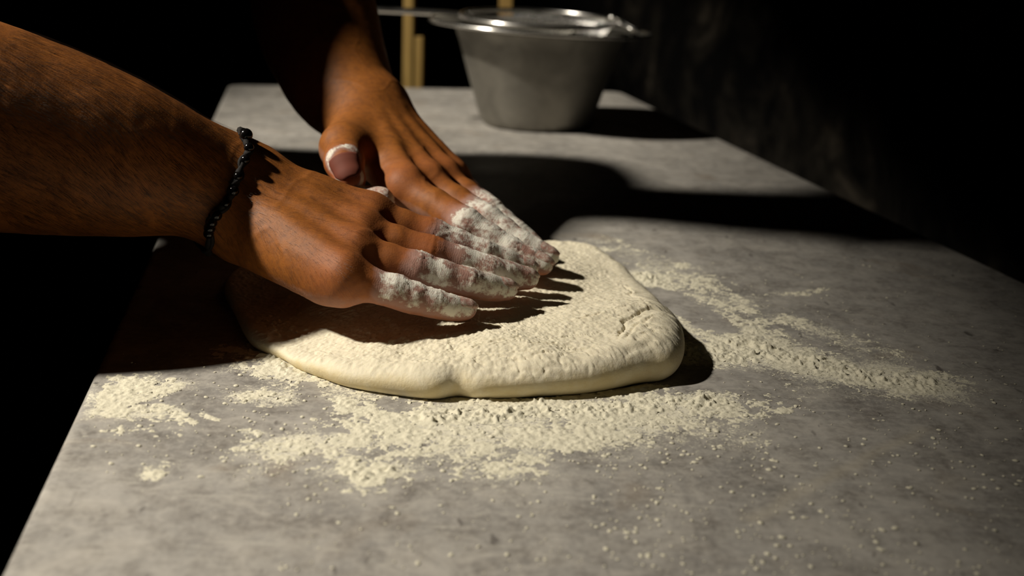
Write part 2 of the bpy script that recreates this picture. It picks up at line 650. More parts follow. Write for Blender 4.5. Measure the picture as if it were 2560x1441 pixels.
# ------------------------------------------------------------------ flour density on the table (stains with a shape of their own)
# strokes on the table top: picture positions are only used to find the table point
STROKES = [  # points, half width (m), density
    ([(1080, 1045), (1200, 1040), (1350, 1030), (1500, 1030), (1650, 1012), (1790, 1010)], 0.0105, 1.05),
    ([(1180, 1003), (1350, 1003), (1500, 985), (1630, 965)], 0.006, 0.95),
    ([(1120, 1105), (1250, 1120), (1400, 1100), (1520, 1080)], 0.008, 0.78), ([(1000, 1075), (1250, 1085), (1500, 1070), (1700, 1045)], 0.010, 0.86),
    ([(1160, 1135), (1350, 1140)], 0.007, 0.70), ([(1020, 1130), (1120, 1120)], 0.007, 0.68), ([(880, 1060), (1000, 1075)], 0.006, 0.7),
    ([(620, 1000), (700, 985), (735, 955), (700, 915), (650, 890)], 0.0065, 0.92),
    ([(690, 1015), (715, 985)], 0.007, 0.9),
    ([(800, 985), (835, 1000), (875, 1020)], 0.007, 0.92),
    ([(950, 1030), (1000, 1055)], 0.007, 0.72),
    ([(285, 985), (330, 960)], 0.009, 0.78), ([(245, 1030), (420, 1032)], 0.0045, 0.72),
    ([(370, 990), (455, 955)], 0.004, 0.72), ([(560, 880), (600, 865)], 0.006, 0.6),
    ([(660, 1145), (740, 1120), (840, 1112)], 0.0085, 0.78),
    ([(875, 1172), (910, 1190), (965, 1178)], 0.0085, 0.95), ([(890, 1110), (1000, 1092)], 0.010, 0.66),
    ([(505, 1037), (570, 1055), (592, 1072), (640, 1086)], 0.0022, 0.85),
    ([(620, 872), (690, 905), (750, 935), (820, 955)], 0.007, 0.9),
    ([(390, 1190), (420, 1170)], 0.004, 0.6), ([(635, 925), (650, 935)], 0.004, 0.75), ([(570, 915), (600, 925)], 0.004, 0.6),
    ([(1730, 880), (1800, 885), (1860, 890)], 0.015, 1.15),
    ([(1600, 690), (1700, 745), (1790, 800), (1880, 830)], 0.010, 1.05),
    ([(1700, 790), (1780, 840), (1850, 860)], 0.012, 0.95),
    ([(1840, 850), (1950, 890), (2100, 925), (2300, 962)], 0.014, 1.05),
    ([(1960, 800), (2100, 840), (2210, 880)], 0.010, 0.62),
    ([(1880, 742), (1960, 736), (2060, 726)], 0.0035, 0.58),
    ([(1500, 600), (1600, 640), (1700, 670)], 0.014, 0.40), ([(1620, 670), (1720, 700), (1850, 770)], 0.016, 0.52),
    ([(1480, 535), (1680, 505)], 0.012, 0.26), ([(2320, 975), (2420, 990)], 0.008, 0.42),
    ([(1700, 1060), (1850, 1030), (1930, 985), (1950, 950)], 0.012, 0.52),
    ([(1560, 1060), (1700, 1080), (1880, 1090)], 0.012, 0.42),
    ([(1120, 1160), (1300, 1150)], 0.012, 0.46), ([(700, 1060), (1050, 1080)], 0.012, 0.42),
    ([(320, 1090), (560, 1050)], 0.012, 0.36),
    ([(800, 950), (900, 985), (1060, 1010), (1150, 1020)], 0.006, 0.62),
]
GAPS = [([(1655, 738), (1720, 772), (1790, 812)], 0.006, 1.8), ([(1740, 945), (1900, 955)], 0.007, 0.55),
        ([(590, 1050), (700, 1055)], 0.006, 0.5), ([(760, 960), (800, 1010)], 0.004, 0.5)]
WIDE = [([(700, 1100), (1000, 1130), (1400, 1120), (1700, 1080)], 0.045, 0.20), ([(1700, 860), (2000, 880), (2250, 960)], 0.045, 0.16),
        ([(1000, 1300), (1600, 1280), (2200, 1150)], 0.06, 0.05), ([(300, 1000), (600, 980)], 0.03, 0.16),
        ([(1400, 560), (1800, 720)], 0.05, 0.13)]


def seg_dist(P, pts):
    d = np.full(len(P), 9.0)
    for a, b in zip(pts[:-1], pts[1:]):
        ba = b - a
        h = np.clip((P - a) @ ba / (ba @ ba + 1e-12), 0, 1)
        d = np.minimum(d, np.linalg.norm(P - a - h[:, None] * ba, axis=1))
    return d


def strokes(P, lst, warp):
    out = np.zeros(len(P))
    Q = P + warp
    for pts, hw, den in lst:
        w = np.array([on_plane(x, y)[:2] for x, y in pts])
        lo, hi = w.min(0) - hw * 4.5, w.max(0) + hw * 4.5
        k = np.nonzero(((Q > lo) & (Q < hi)).all(1))[0]
        if not len(k): continue
        hw = hw * (1.45 if hw < 0.03 and den > 0 else 1.0)
        d = seg_dist(Q[k], w) / hw
        out[k] = np.maximum(out[k], den * np.exp(-(d ** 1.6) * 0.62))
    return out


def flour_density(P):
    wv = 0.006 * np.stack([fbm(P, 45, 3, 3), fbm(P, 45, 3, 9)], 1)
    d = strokes(P, STROKES, wv)
    g = strokes(P, GAPS, wv * 0.4)
    w = strokes(P, WIDE, wv)
    return np.clip(d - g, 0, 2), np.clip(w - g * 0.3, 0, 1)


# ------------------------------------------------------------------ marble table
def build_table():
    root = empty('marble_table', tuple(tab((T_L0 + T_L1) / 2, (T_N0 + T_N1) / 2, FLOOR)),
                 'long grey marble-topped work table dusted with flour', 'table')
    hs = 0.0028
    nl, nn = int((T_L1 - T_L0) / hs), int((T_N1 - T_N0) / hs)
    ls = np.linspace(T_L0, T_L1, nl); ns = np.linspace(T_N0, T_N1, nn)
    Lg, Ng = np.meshgrid(ls, ns, indexing='ij')
    # rounded corners
    rc = 0.022
    cx = np.clip(Lg, T_L0 + rc, T_L1 - rc); cy = np.clip(Ng, T_N0 + rc, T_N1 - rc)
    dl, dn = Lg - cx, Ng - cy
    mx = np.maximum(np.abs(dl), np.abs(dn)); ln = np.hypot(dl, dn) + 1e-12
    Lg = cx + dl * mx / ln; Ng = cy + dn * mx / ln
    th, be = 0.03, 0.003
    V = Lg[..., None] * TD + Ng[..., None] * TN
    # rounded arris
    edge = np.minimum(np.minimum(Lg - T_L0, T_L1 - Lg), np.minimum(Ng - T_N0, T_N1 - Ng))
    V[..., 2] = 0
    V = V.reshape(-1, 3)
    idx = np.arange(nl * nn).reshape(nl, nn)
    F = np.stack([idx[:-1, :-1], idx[:-1, 1:], idx[1:, 1:], idx[1:, :-1]], -1).reshape(-1, 4)[:, ::-1]
    ring = np.concatenate([idx[0, :-1], idx[:-1, -1], idx[-1, :0:-1], idx[:0:-1, 0]])
    nV = len(V)
    outer = [ring]
    extra = []
    cen = V[ring] - V.mean(0)
    for dz, out in ((-0.0012, 0.0018), (-0.004, 0.003), (-th + 0.003, 0.003), (-th, 0.0)):
        p = V[ring].copy()
        t = np.roll(p, -3, 0) - np.roll(p, 3, 0)
        nrm = np.stack([t[:, 1], -t[:, 0], np.zeros(len(t))], 1)
        nrm /= np.linalg.norm(nrm, axis=1)[:, None] + 1e-12
        if (nrm * cen).sum() < 0: nrm = -nrm
        p += nrm * out; p[:, 2] = dz
        outer.append(nV + len(extra) * len(ring) + np.arange(len(ring)))
        extra.append(p)
    for a, b in zip(outer[:-1], outer[1:]):
        F = np.concatenate([F, np.stack([a, np.roll(a, -1), np.roll(b, -1), b], 1)])
    V = np.concatenate([V] + extra)
    cb = len(V)
    V = np.concatenate([V, V.mean(0)[None] * [1, 1, 0] + [0, 0, -th]])
    b = outer[-1]
    tri = np.stack([b, np.roll(b, -1), np.full(len(b), cb), np.full(len(b), cb)], 1)
    top = mesh_obj('marble_slab', V, F, M_MARBLE, root)
    # underside closed by one face
    under = V[b]
    d, w = flour_density(V[:, :2])
    patch = .72 + .75 * fbm(V[:, :2], 38, 3, 201)
    dust = np.clip(d * 1.0 * np.clip(patch + .25, 0, 1.1) + w * 1.6 * patch, 0, 1)
    dust[V[:, 2] < -0.001] = 0
    me = top.data
    attr(top, 'dust', dust)
    vp = np.array([on_plane(x, y)[:2] for x, y in ((1880, 1300), (2080, 1190), (2310, 1075))])
    vq = V[:, :2] + .002 * np.stack([fbm(V[:, :2], 60, 2, 3), fbm(V[:, :2], 60, 2, 4)], 1)
    attr(top, 'vein', np.exp(-(seg_dist(vq, vp) / .0032) ** 2))
    bmx = bmesh.new(); bmx.from_mesh(me); bmx.verts.ensure_lookup_table()
    bmx.faces.new([bmx.verts[int(i)] for i in b]); bmesh.ops.delete(bmx, geom=[bmx.verts[cb]], context='VERTS')
    bmesh.ops.recalc_face_normals(bmx, faces=bmx.faces)
    bmx.to_mesh(me); bmx.free()
    me.polygons.foreach_set('use_smooth', np.ones(len(me.polygons), dtype=bool))
    try:
        me.set_sharp_from_angle(angle=math.radians(50))
    except Exception:
        pass
    rotm = Matrix.Rotation(YAW, 4, 'Z')
    def part(name, l0, l1, n0, n1, z0, z1):
        c = tab((l0 + l1) / 2, (n0 + n1) / 2, (z0 + z1) / 2)
        bm = box_bm((n1 - n0, l1 - l0, z1 - z0), Matrix.Translation(Vector(c)) @ rotm, 0.002)
        return bm_obj(name, bm, M_IRON, root)
    i = 0.05
    part('apron_rail', T_L0 + i, T_L1 - i, T_N0 + i, T_N0 + i + 0.03, -0.10, -th)
    part('apron_rail', T_L0 + i, T_L1 - i, T_N1 - i - 0.03, T_N1 - i, -0.10, -th)
    part('apron_rail', T_L0 + i, T_L0 + i + 0.03, T_N0 + i + 0.03, T_N1 - i - 0.03, -0.10, -th)
    part('apron_rail', T_L1 - i - 0.03, T_L1 - i, T_N0 + i + 0.03, T_N1 - i - 0.03, -0.10, -th)
    for l in (T_L0 + i, T_L1 - i - 0.05):
        for n in (T_N0 + i, T_N1 - i - 0.05):
            part('leg', l, l + 0.05, n, n + 0.05, FLOOR, -0.0995)
    return root


build_table()
#TABLE_END#

# ------------------------------------------------------------------ steel bowl, strainer, wooden rack behind
BOWL = np.array([0.021, 1.402, 0.0])
BR, BH = 0.1175, 0.118


def build_bowl():
    root = empty('mixing_bowl', tuple(BOWL), 'dull steel mixing bowl with flared rim at the far end of the table', 'bowl')
    prof = [(0.0, 0.0012), (0.045, 0.0010), (0.058, 0.0), (0.0645, 0.0012), (0.0690, 0.005), (0.0715, 0.011), (0.0790, 0.035),
            (0.0890, 0.068), (0.0985, 0.098), (0.1035, 0.1120), (0.1070, 0.1155), (0.1150, 0.1178), (0.1330, 0.1192),
            (0.1345, 0.1200), (0.1335, 0.1208), (0.1150, 0.1196), (0.1060, 0.1175), (0.1018, 0.1140), (0.0970, 0.098),
            (0.0875, 0.068), (0.0775, 0.035), (0.0700, 0.0125), (0.0670, 0.0065), (0.0620, 0.0030), (0.045, 0.0024), (0.0, 0.0026)]
    V, F = lathe(prof, 128)
    # a few shallow dents in the beaten wall
    rad = np.hypot(V[:, 0], V[:, 1]) + 1e-9
    amp = 0.0009 * fbm(V, 16, 3, 5) * sstep(0.0, 0.02, V[:, 2]) * (1 - sstep(0.1, 0.114, V[:, 2]))
    for ang, z, s, a in ((-2.35, 0.040, 0.012, 0.0022), (-2.2, 0.022, 0.010, 0.0018), (-0.9, 0.085, 0.016, 0.0012)):
        c = np.array([math.cos(ang) * 0.09, math.sin(ang) * 0.09, z])
        amp -= a * np.exp(-((V - c) ** 2).sum(1) / (2 * s * s))
    V[:, :2] *= (1 + amp / rad)[:, None]
    V[:, 2] -= 0.030 * V[:, 0] * sstep(0.0, BH, V[:, 2])          # the rim sits a little askew
    o = mesh_obj('bowl_body', V + BOWL, F, M_STEEL, root)
    # rolled rim wire
    t = np.linspace(0, 2 * np.pi, 128, endpoint=False)
    P = np.stack([BOWL[0] + 0.1345 * np.cos(t), BOWL[1] + 0.1345 * np.sin(t), 0.1202 - 0.030 * 0.1345 * np.cos(t)], 1)
    mesh_obj('rolled_rim', *tube(P, 0.0021, 8, closed=True), M_WIRE, root)
    return root


def build_strainer():
    c = np.array([0.017, 1.385, 0.1305])
    root = empty('wire_strainer', tuple(c), 'round wire mesh strainer lying across the steel bowl, handle to the left', 'strainer')
    n = np.array([0.01, -0.045, 1.0]); n /= np.linalg.norm(n)
    ex = np.array([1.0, 0.03, 0.0]); ex -= n * (ex @ n); ex /= np.linalg.norm(ex)
    ey = np.cross(n, ex)
    R_ = 0.093
    t = np.linspace(0, 2 * np.pi, 96, endpoint=False)
    P = c + R_ * (np.cos(t)[:, None] * ex + np.sin(t)[:, None] * ey)
    mesh_obj('hoop', *tube(P, 0.0030, 10, closed=True), M_WIRE, root)
    # woven wire basket: two families of fine wires on a shallow bowl
    V, F = [], []
    depth = 0.055
    def bowlz(x, y): return -depth * max(0.0, 1 - (x * x + y * y) / (R_ * R_)) ** 0.8
    for fam in (0, 1):
        for k in np.arange(-0.088, 0.0881, 0.0055):
            half = math.sqrt(R_ * R_ - k * k)
            q = np.linspace(-half, half, 14)
            pts = [c + ex * (x if fam == 0 else k) + ey * (k if fam == 0 else x) + n * bowlz(x, k) for x in q]
            v, f = tube(pts, 0.00045, 4, caps=False)
            off = len(V); V += v.tolist() if hasattr(v, 'tolist') else v
            F += [[i + off for i in ff] for ff in f]
    tag(mesh_obj('wire_mesh', V, F, M_WIRE, root), kind='stuff')
    # handle: two long rods joined at the end
    a = c - ex * R_
    pts = [a + ey * 0.006, a - ex * 0.03 + ey * 0.006 + n * 0.001, a - ex * 0.104 + ey * 0.005 + n * 0.001, a - ex * 0.112,
           a - ex * 0.104 - ey * 0.005 + n * 0.001, a - ex * 0.03 - ey * 0.006 + n * 0.001, a - ey * 0.006]
    mesh_obj('handle', *tube(smooth_path(pts, 60), 0.0033, 8), M_WIRE, root)
    # resting hook on the right, lying on the bowl rim
    b = c + ex * R_
    rim = BOWL + np.array([0.1185 * math.cos(-0.42), 0.1185 * math.sin(-0.42), 0.1240])
    pts = [b + ey * 0.010 + n * 0.002, b + ex * 0.006 + ey * 0.004 + n * 0.003, (b + rim) / 2 + [0, 0, 0.004], rim + [0.002, 0, 0.001], rim + [0.006, -0.006, -0.001],
           rim + [-0.003, -0.005, 0.001], (b + rim) / 2 + [-0.006, -0.006, 0.003], b - ex * 0.004 - ey * 0.028 + n * 0.002]
    mesh_obj('rest_hook', *tube(smooth_path(pts, 60), 0.0024, 8), M_WIRE, root)
    bm = bmesh.new()
    bmesh.ops.create_uvsphere(bm, u_segments=16, v_segments=10, radius=0.006)
    bmesh.ops.transform(bm, matrix=Matrix.Translation(Vector(b + ey * 0.012 + n * 0.004)) @ Matrix.Diagonal((1.2, 1, 0.8, 1)), verts=bm.verts)
    bm_obj('rivet', bm, M_WIRE, root, True)


def build_rack():
    y = 1.93
    root = empty('wooden_rack', (-0.12, y + 0.05, FLOOR), 'yellowish wooden rack with upright posts standing behind the table', 'rack')
    def plank(name, x0, x1, y0, y1, z0, z1):
        bm = box_bm((x1 - x0, y1 - y0, z1 - z0), Matrix.Translation(((x0 + x1) / 2, (y0 + y1) / 2, (z0 + z1) / 2)), 0.002)
        return bm_obj(name, bm, M_WOOD, root)
    x = float(at_y(1007, 150, y)[0]); x2 = float(at_y(1031, 150, y)[0]); x3 = float(at_y(1056, 150, y)[0])
    zt = float(at_y(1045, 92, y)[2])
    plank('post', x, x2, y, y + 0.04, FLOOR, 0.30)
    plank('batten', x2 + 0.0004, x3, y + 0.003, y + 0.03, FLOOR + 0.05, zt)
    xa = float(at_y(1248, 5, y)[0])
    plank('post', xa, xa + 0.022, y, y + 0.04, FLOOR, 0.30)
    for z in (0.24, -0.3):
        plank('cross_rail', x2 + 0.0005, xa - 0.0005, y + 0.032, y + 0.05, z, z + 0.05)


build_bowl()
build_strainer()
build_rack()

# ------------------------------------------------------------------ the person: implicit arms, hands, torso
def V3(*a): return np.array(a, float)


class Arm:
    """Implicit surface of one arm with its hand."""
    def __init__(self, fingers, radii, thumb, thumb_r, wu, wr, fore, shoulder, flour0, up=1):
        self.f = [np.array(x) for x in fingers]        # index, middle, ring, pinky: 4 joints each
        self.r = radii
        self.th, self.thr = np.array(thumb), thumb_r
        mid = (wu + wr) / 2
        self.wu, self.wr = mid + (wu - mid) * 0.9, mid + (wr - mid) * 0.9
        self.mid = mid
        q = smooth_path([list(p) + [r_] for p, r_ in fore], 15)
        self.p1 = np.array(fore[1][0])
        self.f3 = np.array(fore[3][0])
        self.fore = [(x[:3], x[3]) for x in q]          # (point, radius) from wrist to elbow
        self.shoulder = shoulder
        self.flour0 = flour0
        k = self.f[0][0] - self.f[3][0]
        fw = self.f[1][0] - mid
        n = np.cross(k, fw); n /= np.linalg.norm(n)
        if n[2] < 0: n = -n
        self.n = n
        pts = np.concatenate([x for x in self.f] + [self.th, wu[None], wr[None]])
        self.hlo, self.hhi = pts.min(0) - 0.035, pts.max(0) + 0.035
        self.carp = [self.wr * (1 - t) + self.wu * t + n * .0045 for t in (0.05, 0.35, 0.68, 1.0)]

    def forearm(self, P):
        d = None
        prev = None
        for i in range(len(self.fore) - 1):
            (a, ra), (b, rb) = self.fore[i], self.fore[i + 1]
            c = cone(P, a, b, ra, rb)
            d = c if d is None else smin(d, c, 0.012)
        a, ra = self.fore[0]
        p1 = self.p1
        for w in (self.wu, self.wr):
            d = smin(d, cone(P, w, p1 + (w - self.mid) * 0.65, 0.0155, 0.0195), 0.014)
        # ulna head
        d = smin(d, ball(P, self.wu + (p1 - self.mid) * 0.35 + self.n * 0.008, 0.0115), 0.012)
        s, rs = self.shoulder
        e, re = self.fore[-1]
        d = smin(d, cone(P, e, s, re * 0.96, rs), 0.03)
        d = smin(d, ball(P, e + (e - s) / np.linalg.norm(e - s) * 0.008, re * 0.85), 0.02)
        return d

    def palm(self, P):
        n = self.n
        d = None
        for i, c in enumerate(self.carp):
            m_ = self.f[i][0]
            for off, r0, r1, k in ((0.001, 0.0115, 0.0098, 0.012), (-0.0085, 0.0125, 0.0095, 0.014)):
                q = cone(P, c + n * off, m_ + n * (off if off > 0 else off * 0.8), r0, r1)
                d = q if d is None else smin(d, q, k)
        for i in range(3):                                              # flesh between the metacarpals
            a = (self.carp[i] + self.carp[i + 1]) / 2
            b = (self.f[i][0] + self.f[i + 1][0]) / 2
            d = smin(d, cone(P, a + n * .001, a * .12 + b * .88 - n * .0050, .0115, .0085), .008)
        for i in range(4):                                              # knuckles
            m_ = self.f[i][0]
            d = smin(d, ball(P, m_ + n * 0.0014, (0.0101, 0.0102, 0.0095, 0.0080)[i]), 0.009)
            # extensor tendon standing proud of the back of the hand
            a = self.carp[i] * 0.75 + m_ * 0.25 + n * 0.0105
            d = smin(d, cone(P, a, m_ + n * 0.0090, 0.0018, 0.0022), 0.007)
        # thenar, hypothenar and the web of the thumb
        th = self.th
        d = smin(d, cone(P, self.wr - n * 0.008, th[1], 0.0165, 0.0125), 0.014)
        d = smin(d, cone(P, th[1], self.f[0][0] * 0.55 + self.carp[0] * 0.45 - n * 0.004, 0.0085, 0.0085), 0.016)
        h = self.f[3][0]
        d = smin(d, cone(P, self.wu * 0.85 + h * 0.15 - n * 0.009, h * 0.85 + self.wu * 0.15 - n * 0.008, 0.0165, 0.0115), 0.012)
        return d

    def finger(self, P, i):
        J, r = self.f[i], self.r[i]
        d = None
        for k in range(3):
            a, b = J[k], J[k + 1]
            mid = (a + b) / 2
            c = smin(cone(P, a, mid, r[k], (r[k] + r[k + 1]) / 2 * 0.955), cone(P, mid, b, (r[k] + r[k + 1]) / 2 * 0.955, r[k + 1]), 0.003)
            # soft pad on the palm side
            pad = cone(P, a * 0.72 + b * 0.28 - self.n * r[k] * 0.30, a * 0.28 + b * 0.72 - self.n * r[k + 1] * 0.30, r[k] * 0.82, r[k + 1] * 0.85)
            c = smin(c, pad, 0.004)
            d = c if d is None else smin(d, c, 0.0035)
        return d

    def thumb_(self, P):
        J, r = self.th, self.thr
        d = None
        for k in range(len(J) - 1):
            c = cone(P, J[k], J[k + 1], r[k], r[k + 1])
            d = c if d is None else smin(d, c, 0.005)
        return d

    def __call__(self, P):
        d = self.forearm(P)
        k = np.nonzero(((P > self.hlo) & (P < self.hhi)).all(1))[0]
        if len(k):
            Q = P[k]
            base = smin(self.palm(Q), d[k], 0.016)
            out = base
            for i in range(4):
                out = np.minimum(out, smin(base, self.finger(Q, i), 0.0050))
            out = np.minimum(out, smin(base, self.thumb_(Q), 0.009))
            d[k] = out
        return d

    def surface(self, h=0.0012):
        pts = np.concatenate([np.concatenate(self.f), self.th, np.array([p for p, _ in self.fore]), self.shoulder[0][None]])
        V, F = surface_nets(self, pts.min(0) - 0.075, pts.max(0) + 0.075, h)
        V = project(self, V, 0.0, 1)
        return V, F

    def finger_param(self, P):
        """nearest finger, arc position 0..1 and arc length, distance to the axis"""
        best = np.full(len(P), 9.0); fi = np.full(len(P), -1); t = np.zeros(len(P)); s = np.zeros(len(P)); cr = np.zeros(len(P))
        for i in list(range(4)) + [4]:
            J = self.f[i] if i < 4 else self.th[1:]
            L = np.linalg.norm(np.diff(J, axis=0), axis=1)
            cum = np.concatenate([[0], np.cumsum(L)])
            for k in range(len(J) - 1):
                ba = J[k + 1] - J[k]
                hraw = (P - J[k]) @ ba / (ba @ ba)
                h = np.clip(hraw, 0, 1)
                d = np.linalg.norm(P - J[k] - h[:, None] * ba, axis=1)
                kk = d < best
                best[kk] = d[kk]; fi[kk] = i
                ss = cum[k] + (np.clip(hraw, 0 if k else -1.0, 1 if k < len(J) - 2 else 1.6) * L[k])
                s[kk] = ss[kk]; t[kk] = ss[kk] / cum[-1]
                c_ = np.zeros(len(P))
                for q in cum[1:-1]:
                    c_ = np.maximum(c_, np.exp(-((ss - q) / 0.0045) ** 2))
                cr[kk] = c_[kk]
        return best, fi, t, s, cr


def J(*rows): return [at_y(*r) for r in rows]


# right hand (nearest the camera): little finger towards the camera
R_f = [J((925, 540, .610), (1080, 588, .612), (1207, 634, .614), (1318, 672, .622)),
       J((902, 583, .589), (1075, 632, .589), (1222, 676, .594), (1318, 697, .603)),
       J((888, 631, .567), (1045, 672, .567), (1170, 706, .571), (1266, 724, .582)),
       J((862, 690, .546), (985, 727, .547), (1085, 758, .550), (1166, 773, .556))]
R_r = [(.0100, .0090, .0078, .0062), (.0102, .0093, .0080, .0064), (.0098, .0088, .0076, .0061), (.0090, .0080, .0068, .0056)]
R_th = J((665, 455, .632), (785, 505, .655), (880, 505, .662), (950, 505, .662))
R_wu, R_wr = at_y(575, 535, .601), at_y(622, 446, .616)
R_fore = [((R_wu + R_wr) / 2, .0195), (at_y(520, 455, .607), .0240), (at_y(300, 395, .590), .0385), (at_y(0, 325, .577), .0488),
          (at_y(-300, 250, .557), .0500), (at_y(-780, 90, .535), .0430)]
R_sh = (V3(-.49, .740, .385), .055)
# left hand (behind): thumb towards the camera
L_f = [J((1012, 468, .680), (1165, 560, .648), (1275, 628, .642), (1356, 662, .640)),
       J((1068, 458, .702), (1215, 550, .672), (1303, 612, .662), (1370, 641, .660)),
       J((1108, 447, .724), (1222, 528, .698), (1288, 582, .688), (1335, 614, .684)),
       J((1130, 448, .742), (1210, 512, .722), (1262, 560, .712), (1300, 588, .708))]
L_r = [(.0105, .0096, .0082, .0066), (.0105, .0096, .0082, .0066), (.0100, .0090, .0078, .0062), (.0090, .0080, .0068, .0056)]
L_th = J((893, 335, .745), (861, 370, .704), (860, 404, .678), (875, 446, .666))
L_wu, L_wr = at_y(955, 285, .79), at_y(890, 310, .765)
L_fore = [((L_wu + L_wr) / 2, .0205), (at_y(890, 262, .795), .0255), (at_y(846, 200, .825), .0345), (at_y(806, 100, .868), .0410),
          (at_y(780, 0, .910), .0440), (at_y(755, -165, .975), .0410)]
L_sh = (V3(-.415, .965, .40), .055)

ARM_R = Arm(R_f, R_r, R_th, (.0135, .0115, .0105, .0090), R_wu, R_wr, R_fore, R_sh, (.34, .50, .33, .24, .5))
ARM_L = Arm(L_f, L_r, L_th, (.0140, .0120, .0115, .0098), L_wu, L_wr, L_fore, L_sh, (.42, .34, .30, .25, .8))

# ------------------------------------------------------------------ dough
DC = np.array([-0.030, 0.625])


def dough_outline():
    pts = [(700, 885, .004), (740, 908, .006), (800, 935, .008), (870, 958, .009), (1000, 980, .009), (1080, 988, .009), (1140, 985, .009), (1200, 988, .009),
           (1350, 984, .009), (1500, 968, .010), (1620, 942, .011), (1685, 908, .013), (1712, 865, .015)]
    P = [on_plane(x, y - 24 * min(1, max(0, (x - 700) / 120)) * min(1, max(0, (1720 - x) / 100)), z)[:2] for x, y, z in pts]
    P += [np.array(q) for q in ((.0945, .586), (.0915, .612), (.0880, .645))]
    P += [on_plane(x, y, z)[:2] for x, y, z in ((1600, 700, .013), (1560, 660, .013), (1480, 612, .013), (1400, 598, .014), (1330, 595, .014))]
    P += [np.array(q) for q in ((-.03, .775), (-.08, .765), (-.135, .735), (-.172, .695), (-.176, .655), (-.157, .605), (-.138, .562))]
    return smooth_path(P, 900, closed=True)


